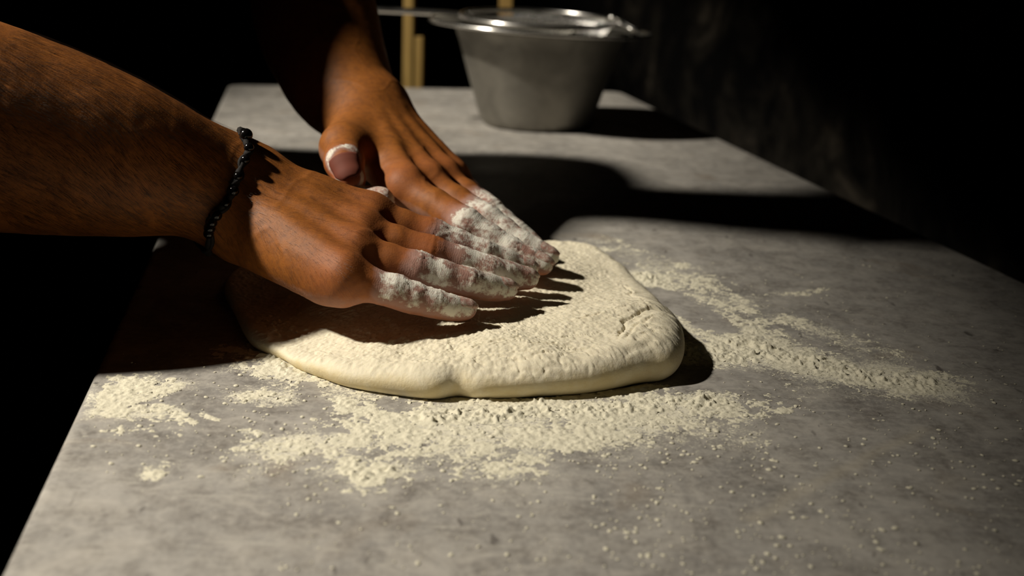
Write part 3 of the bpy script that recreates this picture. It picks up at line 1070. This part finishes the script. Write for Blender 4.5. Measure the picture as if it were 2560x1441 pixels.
def build_dough():
    C = dough_outline()
    ang = np.arctan2(C[:, 1] - DC[1], C[:, 0] - DC[0]); rad = np.linalg.norm(C - DC, axis=1)
    o = np.argsort(ang)
    na, ni, ne = 1360, 190, 26
    th = np.linspace(-np.pi, np.pi, na, endpoint=False)
    R_ = np.interp(th, ang[o], rad[o], period=2 * np.pi)
    ex, ey = np.cos(th), np.sin(th)
    px, py = DC[0] + R_ * ex, DC[1] + R_ * ey
    # edge thickness round the outline, interpolated between hand-set points
    ctl = np.array([(-.115, .53, .008), (-.08, .50, .013), (-.03, .485, .016), (.045, .50, .018), (.085, .54, .022), (.095, .575, .025), (.09, .62, .019),
                    (.08, .68, .017), (.055, .765, .015), (.01, .78, .015), (-.08, .765, .014), (-.17, .69, .010), (-.15, .60, .008)])
    ca = np.arctan2(ctl[:, 1] - DC[1], ctl[:, 0] - DC[0]); oo = np.argsort(ca)
    T = np.interp(th, ca[oo], ctl[oo, 2], period=2 * np.pi)
    ke = np.exp(-np.linspace(-2, 2, 81) ** 2); ke /= ke.sum()
    T = np.convolve(np.concatenate([T[-40:], T, T[:40]]), ke, 'valid')
    # pinch at the front edge
    xp = on_plane(1150, 975, .009)[0]
    front = ey < -0.5
    pinch = np.exp(-((px - xp) / 0.0075) ** 2) * front
    R_ = R_ - 0.0022 * pinch
    phi = np.linspace(-1.25, np.pi / 2, ne)
    rows = []
    e = T * 0.80
    zb = np.sin(-1.25)
    for p in phi:
        r = R_ - e * (1 - np.cos(p)) * (1.0 if p > 0 else 0.55)
        z = T * (np.sin(p) - zb) / (1 - zb)
        rows.append(np.stack([DC[0] + r * ex, DC[1] + r * ey, z], 1))
    top0 = rows[-1]
    for k in range(1, ni):
        u = 1 - k / ni
        r = (R_ - e) * u
        P = np.stack([DC[0] + r * ex, DC[1] + r * ey], 1)
        w = sstep(0.35, 1.0, np.full(na, u))
        z = 0.0215 * (1 - w) + T * w
        rows.append(np.concatenate([P, z[:, None]], 1))
    V = np.array(rows)                                   # rows, na, 3
    nr = len(rows)
    # relief on the top
    P = V.reshape(-1, 3).copy()
    x, y = P[:, 0], P[:, 1]
    topw = np.repeat(np.concatenate([sstep(-0.2, 1.4, phi), np.ones(ni - 1)]), na)
    z = P[:, 2]
    lx, ly = 0.066, 0.578
    z += topw * 0.0065 * 0.35 * np.exp(-(((x - lx) / 0.026) ** 2 + ((y - ly) / 0.024) ** 2))
    z += topw * 0.0012 * np.exp(-(((x - 0.03) / 0.05) ** 2 + ((y - 0.53) / 0.018) ** 2))
    z -= topw * 0.0040 * np.exp(-(((x - 0.035) / 0.035) ** 2 + ((y - 0.625) / 0.03) ** 2))
    z += topw * 0.0025 * fbm(P[:, :2], 28, 3, 21)
    # crease behind the lobe
    cr = on_plane(1560, 815, .024)[:2], on_plane(1600, 785, .024)[:2], on_plane(1690, 782, .022)[:2]
    z -= topw * 0.0024 * np.exp(-(seg_dist(P[:, :2] + .003 * np.stack([fbm(P[:, :2], 70, 3, 63), fbm(P[:, :2], 70, 3, 64)], 1), np.array(cr)) / 0.0048) ** 2)
    # wrinkles running along the edge, pinch folds, crumbs
    tang = np.stack([x * 1.0 + 0.15 * y, y], 1)
    wr = np.abs(fbm(tang * [22, 150] / 60, 60, 4, 33))
    frontw = sstep(0.60, 0.52, y) * sstep(-0.06, 0.02, x)
    z -= topw * frontw * 0.0013 * (1 - sstep(0.0, 0.07, wr))
    wr2 = np.abs(fbm(np.stack([x * 0.7 + y * 0.4, y * 1.3 - x * 0.2], 1), 70, 4, 57))
    z -= topw * 0.0007 * (1 - sstep(0.0, 0.05, wr2)) * sstep(-.1, .3, fbm(P[:, :2], 22, 2, 58))
    fold = sum(np.exp(-((x - xp - dx - 0.12 * (y - 0.49)) / 0.0012) ** 2) * a for dx, a in ((-.006, .5), (-.001, 1.0), (.004, .7), (.009, .4)))
    z -= 0.0011 * fold * np.exp(-((y - 0.488) / 0.013) ** 2)
    crumb = sstep(0.05, 0.55, fbm(P[:, :2], 330, 3, 71)) * (0.35 + sstep(-0.02, -0.10, x) * 0.9)
    crumb *= sstep(-0.25, 0.2, fbm(P[:, :2], 40, 2, 77))
    z += topw * 0.0007 * crumb
    cracks = [([(1190, 902), (1300, 894), (1425, 886)], 1.0), ([(1240, 878), (1380, 870)], .6), ([(1475, 888), (1492, 918)], 1.0),
              ([(1260, 935), (1400, 925), (1540, 912)], .6), ([(1540, 905), (1585, 890), (1620, 872)], 1.2), ([(1600, 905), (1650, 880)], .8),
              ([(1545, 838), (1572, 803), (1622, 784), (1690, 792)], 0.9), ([(1562, 848), (1598, 818), (1655, 803), (1705, 815)], 0.8),
              ([(1590, 852), (1645, 828), (1705, 834)], 1.0), ([(1560, 870), (1640, 850)], .8), ([(1440, 800), (1500, 790)], .7),
              ([(1530, 762), (1560, 745)], .9), ([(1180, 850), (1300, 835)], .6), ([(760, 850), (850, 868)], .8), ([(900, 905), (1040, 915)], .6),
              ([(820, 890), (930, 880)], .6), ([(1050, 870), (1150, 880)], .6), ([(1330, 850), (1390, 842)], .9), ([(1560, 690), (1620, 760)], .7)]
    jig = P[:, :2] + 0.0034 * np.stack([fbm(P[:, :2], 140, 3, 61), fbm(P[:, :2], 140, 3, 62)], 1)
    for cpts, a_ in cracks:
        q = np.array([on_plane(xx, yy, .022)[:2] for xx, yy in cpts])
        near = np.nonzero((np.abs(jig - q.mean(0)) < .045).all(1))[0]
        dd = seg_dist(jig[near], q)
        z[near] += topw[near] * a_ * (-0.0013 * np.exp(-(dd / 0.0009) ** 2) + 0.0005 * np.exp(-((dd - .002) / 0.0012) ** 2))
    z += topw * 0.00055 * fbm(P[:, :2], 560, 3, 79) + topw * 0.0008 * fbm(P[:, :2], 120, 3, 80) * sstep(-.15, .35, fbm(P[:, :2], 20, 2, 81))
    P[:, 2] = z
    # hands press into it
    for arm in (ARM_R, ARM_L):
        k = np.nonzero((P[:, 0] > arm.hlo[0]) & (P[:, 0] < arm.hhi[0]) & (P[:, 1] > arm.hlo[1]) & (P[:, 1] < arm.hhi[1]) & (topw > 0.05))[0]
        for _ in range(14):
            d = arm(P[k])
            P[k, 2] = np.maximum(P[k, 2] - np.maximum(0.0002 - d, 0) * 1.1, 0.002)
    P[:, 2] = np.maximum(P[:, 2], 0.0003)
    idx = np.arange(nr * na).reshape(nr, na)
    F = np.stack([idx[:-1], np.roll(idx[:-1], -1, 1), np.roll(idx[1:], -1, 1), idx[1:]], -1).reshape(-1, 4)
    c = len(P)
    P = np.concatenate([P, P[idx[-1]].mean(0)[None], [[DC[0], DC[1], 0.0003]]])
    caps = [[int(idx[-1, i]), int(idx[-1, (i + 1) % na]), c] for i in range(na)]
    Vt = P
    ob = mesh_obj('bread_dough', Vt, F, M_DOUGH)
    fl = np.concatenate([topw, [1, 0]])
    fl = 0.30 + 0.45 * fl
    attr(ob, 'flour', fl)
    bm = bmesh.new(); bm.from_mesh(ob.data); bm.verts.ensure_lookup_table()
    for a_, b_, c_ in caps: bm.faces.new((bm.verts[a_], bm.verts[b_], bm.verts[c_]))
    bm.faces.new([bm.verts[int(i)] for i in idx[0][::-1]])
    bmesh.ops.delete(bm, geom=[bm.verts[c + 1]], context='VERTS')
    bmesh.ops.recalc_face_normals(bm, faces=bm.faces)
    bm.to_mesh(ob.data); bm.free()
    ob.data.polygons.foreach_set('use_smooth', np.ones(len(ob.data.polygons), dtype=bool))
    tag(ob, 'flat floured piece of pale bread dough being pressed on the marble', 'dough')
    return C


OUTLINE = build_dough()


# ------------------------------------------------------------------ loose flour (nobody could count it)
def build_flour():
    hs = 0.00072
    xs = np.arange(-0.255, 0.36, hs); ys = np.arange(0.40, 0.86, hs)
    X, Y = np.meshgrid(xs, ys, indexing='ij')
    P = np.stack([X.ravel(), Y.ravel()], 1)
    d, w = flour_density(P)
    n1 = fbm(P, 75, 4, 101, 0.6); n2 = fbm(P, 260, 3, 131, 0.65)
    n3 = fbm(P, 26, 3, 161)
    d = np.clip(d * 1.04, 0, 1.2)
    n4 = fbm(P, 620, 2, 181)
    v = d * 1.0 + 0.62 * n1 + 0.55 * n2 + 0.40 * n3 + 0.46 * n4 - 0.58 - (1 - sstep(0.03, 0.3, d)) * 2
    core = sstep(.80, 1.05, d)
    hgt = (0.0007 + 0.0011 * core) * np.clip(v, 0, 2) ** 0.8 * (0.85 + 0.40 * n2 + 0.35 * fbm(P, 150, 2, 151) + 0.25 * n4)
    hgt += (0.00018 + .0002 * core) * n4 * sstep(.05, .4, v)
    lump = sstep(0.30, 0.75, fbm(P, 210, 2, 171)) * sstep(0.2, 0.6, v)
    hgt = np.clip(hgt + (0.0003 + 0.0013 * core) * lump, 0, 0.004)
    # not under the dough
    ang = np.arctan2(P[:, 1] - DC[1], P[:, 0] - DC[0]); r = np.linalg.norm(P - DC, axis=1)
    oa = np.arctan2(OUTLINE[:, 1] - DC[1], OUTLINE[:, 0] - DC[0]); orr = np.linalg.norm(OUTLINE - DC, axis=1)
    o = np.argsort(oa)
    R_ = np.interp(ang, oa[o], orr[o], period=2 * np.pi)
    hgt *= sstep(-0.004, 0.0035, r - R_ + 0.004)
    ln_ = P @ TN[:2]
    ok = (v > -0.16) & (r > R_ - 0.006) & (ln_ > T_N0 + .004 + .002 * n2) & (ln_ < T_N1 - .004)
    nx, ny = X.shape
    ok2 = ok.reshape(nx, ny)
    q = ok2[:-1, :-1] & ok2[1:, :-1] & ok2[:-1, 1:] & ok2[1:, 1:]
    idx = np.arange(nx * ny).reshape(nx, ny)
    F = np.stack([idx[:-1, :-1][q], idx[1:, :-1][q], idx[1:, 1:][q], idx[:-1, 1:][q]], 1)
    used = np.unique(F)
    rm = np.full(nx * ny, -1); rm[used] = np.arange(len(used))
    jit = 0.0003 * np.stack([vnoise(P[used], 900, 5), vnoise(P[used], 900, 6)], 1)
    V = np.concatenate([P[used] + jit, np.where(v[used] > 0, hgt[used] + .00002, np.maximum(v[used] * .0035, -.00008))[:, None]], 1)
    F = rm[F]
    # stray crumbs and flakes
    rng = np.random.default_rng(4)
    base = []
    def scatter(n, pxlo, pxhi, s0, s1):
        k = 0
        while k < n:
            x, y = rng.uniform(pxlo[0], pxhi[0]), rng.uniform(pxlo[1], pxhi[1])
            p = on_plane(x, y)
            a = math.atan2(p[1] - DC[1], p[0] - DC[0])
            k += 1
            if np.linalg.norm(p[:2] - DC) < np.interp(a, oa[o], orr[o], period=2 * np.pi) + 0.002: continue
            l_, n_ = p @ TD, p @ TN
            if not (T_L0 + .01 < l_ < T_L1 - .01 and T_N0 + .006 < n_ < T_N1 - .006): continue
            base.append((p[0], p[1], s0 * (s1 / s0) ** (rng.random() ** 1.8)))
    scatter(420, (1500, 1000), (2556, 1438), .0004, .0013)
    scatter(200, (700, 1150), (1700, 1438), .0003, .0011)
    scatter(120, (230, 880), (700, 1200), .0004, .0014)
    scatter(180, (1750, 640), (2540, 1000), .0004, .0011)
    scatter(360, (560, 980), (1950, 1180), .0004, .0015)
    Vs, Fs = [V], [np.concatenate([F], 0)]
    # a crumb is a small lumpy dome: 6-sided, two rings
    off = len(V)
    vv, ff = [], []
    for x, y, s in base:
        a0 = rng.uniform(0, 6.28); st = rng.uniform(0.6, 1.6); rot = rng.uniform(0, 3.14)
        ca, sa = math.cos(rot), math.sin(rot)
        b0 = off + len(vv)
        for rr, z in ((1.0, 0.00005), (0.72, 0.30)):
            for k in range(6):
                t = a0 + k * math.pi / 3
                u, w_ = rr * s * math.cos(t) * st * rng.uniform(.7, 1.2), rr * s * math.sin(t) * rng.uniform(.7, 1.2)
                vv.append((x + u * ca - w_ * sa, y + u * sa + w_ * ca, 0.0002 + (z * s if z > 0.001 else 0)))
        vv.append((x, y, 0.0002 + 0.42 * s)); vv.append((x, y, 0.0002 + 0.425 * s))
        for k in range(6):
            k2 = (k + 1) % 6
            ff.append((b0 + k, b0 + k2, b0 + 6 + k2, b0 + 6 + k))
        for k in range(0, 6, 2):
            ff.append((b0 + 6 + k, b0 + 6 + (k + 1) % 6, b0 + 6 + (k + 2) % 6, b0 + 12))
    V = np.concatenate([V, np.array(vv)]); F = np.concatenate([F, np.array(ff)])
    o_ = mesh_obj('loose_flour', V, F, M_FLOUR)
    tag(o_, 'white flour strewn in heaps and smears around the dough', 'flour', kind='stuff')


build_flour()
#FLOUR_END#

# ------------------------------------------------------------------ person: body, clothes, hair, bracelet, nails
def torso_sdf_factory():
    rs, ls = R_sh[0], L_sh[0]
    hip = V3(-.88, .96, .03)
    hr, hl = hip + V3(0.03, -.085, 0), hip + V3(0.03, .085, 0)
    cr, cl = rs * 0.72 + ls * 0.28, rs * 0.28 + ls * 0.72
    back = V3(-.05, 0, .02)
    neck0 = (rs + ls) / 2 + V3(-.03, 0, .02)
    head = V3(-.370, .785, .625)
    hf = V3(.62, -.12, -.62); hf /= np.linalg.norm(hf)
    hu = V3(.70, -.1, .70); hu -= hf * (hu @ hf); hu /= np.linalg.norm(hu)
    hs = np.cross(hu, hf)
    Mh = np.stack([hf, hs, hu], 1)                      # local axes: forward, side, up
    skull = head
    def hp(a, b, c): return skull + hf * a + hs * b + hu * c

    def torso(P, o=0.0):
        d = cone(P, cr + back, hr, .092 + o, .098 + o)
        d = smin(d, cone(P, cl + back, hl, .092 + o, .098 + o), .05)
        d = smin(d, cone(P, rs + V3(-.02, .03, 0), ls + V3(-.02, -.03, 0), .062 + o, .062 + o), .05)
        d = smin(d, cone(P, cr + back * .2, cl + back * .2, .075 + o, .075 + o), .05)
        for sh in (rs, ls):
            d = smin(d, cone(P, neck0 + (head - neck0) * .28, sh * .8 + neck0 * .2 + V3(0, 0, .012), .050 + o, .046 + o), .03)
        d = smin(d, cone(P, neck0, neck0 + (head - neck0) * .35, .058 + o, .056 + o), .03)
        return d

    def headf(P):
        d = ellip(P, hp(-.012, 0, .022), (.098, .076, .090), Mh)
        d = smin(d, ellip(P, hp(.030, 0, -.040), (.062, .058, .082), Mh), .03)
        d = smin(d, cone(P, hp(.058, 0, -.098), hp(.070, 0, -.095), .022, .018), .03)
        d = smin(d, cone(P, neck0 - V3(0, 0, .02), hp(-.035, 0, -.06), .060, .054), .03)
        d = smin(d, cone(P, hp(.090, 0, .012), hp(.108, 0, -.032), .008, .012), .010)       # nose
        for s in (-1, 1):
            d = smin(d, ball(P, hp(.098, s * .011, -.037), .008), .008)
            d = smin(d, cone(P, hp(.086, s * .012, .022), hp(.074, s * .050, .020), .010, .008), .012)  # brow
            d = smax(d, -ball(P, hp(.094, s * .032, .002), .013), .010)
            d = smin(d, cone(P, hp(.060, s * .052, -.018), hp(.035, s * .064, -.022), .014, .012), .02)  # cheek
            d = smin(d, ellip(P, hp(-.012, s * .078, -.005), (.020, .008, .032), Mh), .006)  # ear
        d = smin(d, cone(P, hp(.090, -.018, -.062), hp(.090, .018, -.062), .007, .007), .006)  # lips
        d = smin(d, cone(P, hp(.087, -.016, -.074), hp(.087, .016, -.074), .008, .008), .006)
        d = smax(d, -cone(P, hp(.103, -.020, -.068), hp(.103, .020, -.068), .0055, .0055), .003)
        return d

    def hair(P):
        d = ellip(P, hp(-.016, 0, .028), (.108, .086, .098), Mh)
        q = (P - skull) @ Mh
        face = 0.055 - q[:, 0] + np.maximum(0.055 - q[:, 2], 0) * 0.9 - 0.0
        d = smax(d, -(face + 0.0), .01)
        d = smax(d, -(q[:, 2] + 0.055), .01)
        return d + 0.0015 * fbm(P, 120, 2, 5)

    def shirt(P):
        d = torso(P, .010)
        for arm in (ARM_R, ARM_L):
            e = arm.fore[-1][0]; s, r = arm.shoulder
            mid = s + (e - s) * 0.62
            slv = cone(P, s, mid, r + .014, r + .010)
            ax = (e - s) / np.linalg.norm(e - s)
            slv = smax(slv, (P - mid) @ ax, .004)
            d = smin(d, slv, .035)
        ax = (head - neck0) / np.linalg.norm(head - neck0)
        q = P - (neck0 + ax * .045)
        h = q @ ax
        d = smax(d, -np.maximum(-h, np.linalg.norm(q - h[:, None] * ax, axis=1) - .082), .008)      # neckline
        d = smax(d, -(P[:, 2] + .02 + (P[:, 0] + .88) * .5), .01)                  # hem
        return d + 0.003 * fbm(P, 14, 3, 9)

    def trousers(P):
        d = cone(P, hip + V3(.01, -.05, .0), hip + V3(.01, .05, .0), .115, .115)
        for s, fx in ((-1, .02), (1, -.06)):
            hp_, kn, an = hip + V3(0, s * .09, -.05), hip + V3(.05 + fx, s * .11, -.43), V3(-.90 + fx, .96 + s * .12, FLOOR + .05)
            d = smin(d, smin(cone(P, hp_, kn, .098, .070), cone(P, kn, an, .070, .058), .02), .03)
        d = smax(d, P[:, 2] - .06, .01)
        d = smax(d, -(P[:, 2] - FLOOR - .035), .004)
        return d + 0.004 * fbm(P, 12, 3, 19)

    def shoe(s, fx):
        b = V3(-.90 + fx, .96 + s * .12, FLOOR)
        def f(P):
            d = cone(P, b + V3(-.04, 0, .045), b + V3(.17, 0, .036), .046, .036)
            d = smin(d, cone(P, b + V3(0, 0, .07), b + V3(0, 0, .09), .048, .046), .03)
            return smax(d, -(P[:, 2] - FLOOR - 0.001), .004)
        return f, b
    return torso, headf, hair, shirt, trousers, shoe, hp, hip, head, Mh


def build_person():
    torso, headf, hair, shirt, trousers, shoe, hp, hip, head, Mh = torso_sdf_factory()
    root = empty('person', (-.88, .96, FLOOR), 'person in black clothes leaning over the table, both bare floury hands pressing dough', 'person')
    Vs, Fs, att = [], [], {k: [] for k in ('flour', 'pink', 'crease', 'along')}
    off = 0
    hairs_src = None
    for arm in (ARM_R, ARM_L):
        V, F = arm.surface()
        N = sdf_grad(arm, V)
        hand = np.nonzero(((V > arm.hlo) & (V < arm.hhi)).all(1))[0]
        fl = np.zeros(len(V)); pk = np.zeros(len(V)); cr = np.zeros(len(V)); al = np.zeros(len(V))
        best, fi, t, s, c = arm.finger_param(V[hand])
        f0 = np.array(list(arm.flour0))[fi]
        near = sstep(0.024, 0.013, best)
        wob = 0.10 * fbm(V[hand], 60, 3, 41)
        fl[hand] = sstep(-.10, .13, t + wob - f0) * near * (t > 0.02)
        dors = N[hand] @ arm.n
        # powder on the outer edge of the palm and the undersides of the fingers
        edge = sstep(0.10, -0.45, dors) * 0.42
        wrist_far = sstep(0.045, 0.075, np.linalg.norm(V[hand] - arm.mid, axis=1))
        fl[hand] *= .30 + .70 * sstep(-.75, .10, dors)
        fl[hand] = np.maximum(fl[hand], edge * wrist_far)
        cr[hand] = c * near * (fi < 4) * sstep(-.2, .4, dors); al[hand] = s
        kn = np.zeros(len(hand))
        for i in range(4):
            for q, a in ((0, .75), (1, .9), (2, .6), (3, .8)):
                kn = np.maximum(kn, a * np.exp(-((V[hand] - arm.f[i][q]) ** 2).sum(1) / (2 * .012 ** 2)))
        kn = np.maximum(kn, np.exp(-((V[hand] - arm.th[-1]) ** 2).sum(1) / (2 * .014 ** 2)))
        axt = arm.th[-1] - arm.th[-2]; axt /= np.linalg.norm(axt)
        tip = np.exp(-((V[hand] - arm.th[-1]) ** 2).sum(1) / (2 * .012 ** 2)) * (fi == 4)
        face = N[hand] @ V3(.15, -.95, .22)
        if arm is ARM_L:
            kn = np.maximum(kn, tip * 1.3)
            fl[hand] = np.where((fi == 4) & (tip > .2), np.clip((1 - sstep(.72, .85, face)) * sstep(.30, .55, face), 0, 1), fl[hand])
        pk[hand] = np.clip(kn, 0, 1)
        # relief: creases over the joints, floury crust, faint veins
        disp = np.zeros(len(V))
        disp[hand] += -0.00035 * cr[hand] * (0.5 + 0.5 * np.sin(s * 2 * np.pi / 0.0026 + 2.0 * fbm(V[hand], 150, 2, 3)))
        crust = sstep(0.0, 0.5, fbm(V[hand], 480, 3, 43)) * fl[hand] * (fi < 4) * sstep(-.3, .2, fbm(V[hand], 90, 2, 47))
        disp[hand] += 0.00042 * crust
        vein = 1 - sstep(0.0, 0.11, np.abs(fbm(V, 30, 2, 91)))
        disp += 0.00022 * vein * (1 - fl) * sstep(-.1, .5, N @ arm.n)
        disp += 0.0005 * fbm(V, 55, 3, 93)
        V = V + N * disp[:, None]
        if hairs_src is None: hairs_src = (arm, V, N, fl)
        Vs.append(V); Fs.append(F + off); off += len(V)
        for k, a in (('flour', fl), ('pink', pk), ('crease', cr), ('along', al)): att[k].append(a)
    # head, neck and trunk, the trunk hidden by the clothes
    def trunk(P): return smin(headf(P), torso(P, -.012), .02)
    V, F = surface_nets(trunk, (-1.15, .6, -.15), (-.15, 1.3, .75), .0045)
    V = project(trunk, V, 0.0, 1)
    Vs.append(V); Fs.append(F + off)
    for k in att: att[k].append(np.zeros(len(V)))
    body = mesh_obj('body', np.concatenate(Vs), np.concatenate(Fs), M_SKIN, root)
    for k in att: attr(body, k, np.concatenate(att[k]))

    def sd(name, f, lo, hi, h, mat, parent=root):
        v, q = surface_nets(f, lo, hi, h)
        return mesh_obj(name, v, q, mat, parent)
    sd('shirt', shirt, (-1.15, .5, -.15), (-.2, 1.35, .7), .007, M_SHIRT)
    sd('trousers', trousers, (-1.2, .65, FLOOR - .02), (-.6, 1.3, .15), .009, M_SHIRT)
    sd('hair', hair, tuple(head - .2), tuple(head + .2), .005, M_HAIR)
    for s, fx in ((-1, .02), (1, -.06)):
        f, b = shoe(s, fx)
        sd('shoe', f, (b[0] - .15, b[1] - .1, FLOOR - .02), (b[0] + .27, b[1] + .1, FLOOR + .2), .006, M_IRON)
    for s in (-1, 1):
        bm = bmesh.new()
        bmesh.ops.create_uvsphere(bm, u_segments=20, v_segments=14, radius=.0125)
        bmesh.ops.transform(bm, matrix=Matrix.Translation(Vector(hp(.0765, s * .032, .002))), verts=bm.verts)
        eye = bm_obj('eye', bm, M_EYE, root, True)
        bm = bmesh.new()
        bmesh.ops.create_uvsphere(bm, u_segments=16, v_segments=8, radius=.006)
        bmesh.ops.transform(bm, matrix=Matrix.Translation(Vector(hp(.0850, s * .031, -.002))), verts=bm.verts)
        bm_obj('iris', bm, M_HAIR, eye, True)

    # fingernails: thin curved plates on the back of the last finger joint
    for arm in (ARM_R, ARM_L):
        for i in range(5):
            if i < 4:
                a, b, r = arm.f[i][2], arm.f[i][3], arm.r[i][3]; nn = arm.n
            else:
                a, b, r = arm.th[-2], arm.th[-1], arm.thr[-1]
                nn = arm.n if arm is ARM_R else V3(.15, -.95, .22)
            ax = (b - a) / np.linalg.norm(b - a)
            up = nn - ax * (nn @ ax); up /= np.linalg.norm(up); sd_ = np.cross(ax, up)
            U_, W_ = np.meshgrid(np.linspace(-1, 1, 15), np.linspace(0, 1, 15), indexing='ij')
            q = U_.ravel(); w = W_.ravel()
            L = r * (2.0 if i < 4 else 1.75)
            wid = 0.98 * np.sqrt(np.clip(1 - (np.abs(w - .45) / .62) ** 3.2, .05, 1))
            ang = q * wid * 1.02
            base = b + ax * ((w - 0.60) * L)[:, None]
            P = base + r * 1.5 * (np.cos(ang)[:, None] * up + np.sin(ang)[:, None] * sd_)
            # slide straight in to the finger, a free edge stands a little past it
            dr = -(np.cos(ang)[:, None] * up + np.sin(ang)[:, None] * sd_)
            for _ in range(10):
                P = P + dr * np.clip(arm(P) - .0005 * sstep(0, .3, w) * sstep(1.0, .7, np.abs(q)) + .0003 - (.0006 if i == 4 and arm is ARM_L else 0), -.001, r * .12)[:, None]
            tip = np.clip(w - .85, 0, 1) * (i < 4)
            P += ax * (tip * r * .9)[:, None] + up * (tip * r * 0.25)[:, None]
            V = np.concatenate([P, P + dr * 0.0007])
            idx = np.arange(225).reshape(15, 15)
            f_ = np.stack([idx[:-1, :-1], idx[1:, :-1], idx[1:, 1:], idx[:-1, 1:]], -1).reshape(-1, 4)
            rim = np.concatenate([idx[0, :-1], idx[:-1, -1], idx[-1, :0:-1], idx[:0:-1, 0]])
            side = np.stack([rim, np.roll(rim, -1), np.roll(rim, -1) + 225, rim + 225], 1)
            mesh_obj('fingernail', V, np.concatenate([f_, f_[:, ::-1] + 225, side]), M_NAIL_DARK if (arm is ARM_L and i == 4) else M_NAIL, root)

    # black bead bracelet round the nearer wrist
    arm = ARM_R
    c = at_y(565, 468, .602)
    axd = at_y(300, 395, .590) - at_y(620, 490, .610); axd /= np.linalg.norm(axd)
    axd = axd + V3(0, 0, 0.10); axd /= np.linalg.norm(axd)
    e1 = V3(0, 0, 1) - axd * axd[2]; e1 /= np.linalg.norm(e1); e2 = np.cross(axd, e1)
    th = np.linspace(0, 2 * np.pi, 120, endpoint=False)
    dirs = np.cos(th)[:, None] * e1 + np.sin(th)[:, None] * e2
    cc = c + axd[None] * (0.0022 * np.sin(3 * th + 1) + .0015 * np.sin(5 * th))[:, None]
    rr = np.full(120, .05)
    for _ in range(30):
        d = arm(cc + dirs * rr[:, None])
        rr = rr - np.clip(d - .0014, -.002, .004)
    path = cc + dirs * rr[:, None]
    cord = mesh_obj('bracelet', *tube(path, .0017 + .0004 * np.sin(th * 24), 8, closed=True), M_CORD, root)
    cord2 = path + axd * (0.0022 * np.cos(th * 9))[:, None] + dirs * (.0005 + .0009 * np.sin(th * 9))[:, None]
    v, f_ = tube(cord2, .0012, 6, closed=True)
    mesh_obj('braided_strand', v, f_, M_CORD, cord)
    bead_me = None
    for px_, py_, r in ((598, 347, .0036), (604, 372, .0028), (603, 398, .0026), (588, 440, .0025), (574, 472, .0029), (560, 505, .0024),
                        (548, 536, .0031), (538, 552, .0029), (528, 566, .0031), (518, 580, .0028)):
        # nearest path point as seen from where the wrist faces
        dv = path - CAM
        d_ = dv @ _f
        qx = W / 2 + FPX * (dv @ _R) / d_; qy = H / 2 - FPX * (dv @ _U) / d_
        k = int(np.argmin((qx - px_) ** 2 + (qy - py_) ** 2 + (d_ - d_.min()) ** 2 * 4e6 * .25))
        bm = bmesh.new()
        bmesh.ops.create_uvsphere(bm, u_segments=14, v_segments=10, radius=r)
        bmesh.ops.transform(bm, matrix=Matrix.Translation(Vector(path[k] + dirs[k] * r * .55)), verts=bm.verts)
        bm_obj('bead', bm, M_BEAD, cord, True)

    # short dark hairs on the nearer forearm and the back of the hand
    arm, V, N, fl = hairs_src
    rng = np.random.default_rng(3)
    el = arm.fore[-1][0]
    lo = at_y(-120, 330, .5)[0]
    cand = np.nonzero((V[:, 0] > lo) & (V[:, 0] < arm.f[3][0][0] + .005) & (fl < .1) & (N @ V3(-.1, -.75, .65) > -0.25))[0]
    hp_ = np.where(V[cand, 0] < arm.mid[0] - .005, 1.0, .45)
    pick = rng.choice(cand, 11000, p=hp_ / hp_.sum())
    ax = arm.mid - arm.f3; ax /= np.linalg.norm(ax)
    hv, hf_ = [], []
    P0 = V[pick]; N0 = N[pick]
    flow = ax + V3(0, 0, -.55) + 0.5 * np.stack([fbm(P0, 25, 2, 7), fbm(P0, 25, 2, 8), fbm(P0, 25, 2, 10)], 1) + rng.normal(0, .16, (len(pick), 3))
    flow -= N0 * (flow * N0).sum(1)[:, None]
    flow /= np.linalg.norm(flow, axis=1)[:, None]
    onh = sstep(arm.mid[0] - .01, arm.mid[0] + .03, P0[:, 0])
    Lh = (0.0085 - 0.004 * onh) * rng.uniform(.6, 1.3, len(pick))
    wd = np.cross(flow, N0) * (0.00005 - 0.000016 * onh)[:, None]
    ts = (0.0, 0.35, 0.7, 1.0)
    rows = []
    for t in ts:
        c_ = P0 + flow * (Lh * t)[:, None] + N0 * (0.0001 + 0.00125 * np.sin(t * 2.2))[..., None] if False else P0 + flow * (Lh * t)[:, None] + N0 * (0.0001 + 0.0012 * math.sin(t * 2.2))
        rows += [c_ - wd * (1 - .8 * t), c_ + wd * (1 - .8 * t)]
    n = len(pick)
    HV = np.stack(rows, 1).reshape(-1, 3)
    b = np.arange(n) * 8
    HF = np.concatenate([np.stack([b + 2 * k, b + 2 * k + 1, b + 2 * k + 3, b + 2 * k + 2], 1) for k in range(3)])
    tag(mesh_obj('arm_hair', HV, HF, M_HAIR, root), kind='stuff')
    return root


build_person()
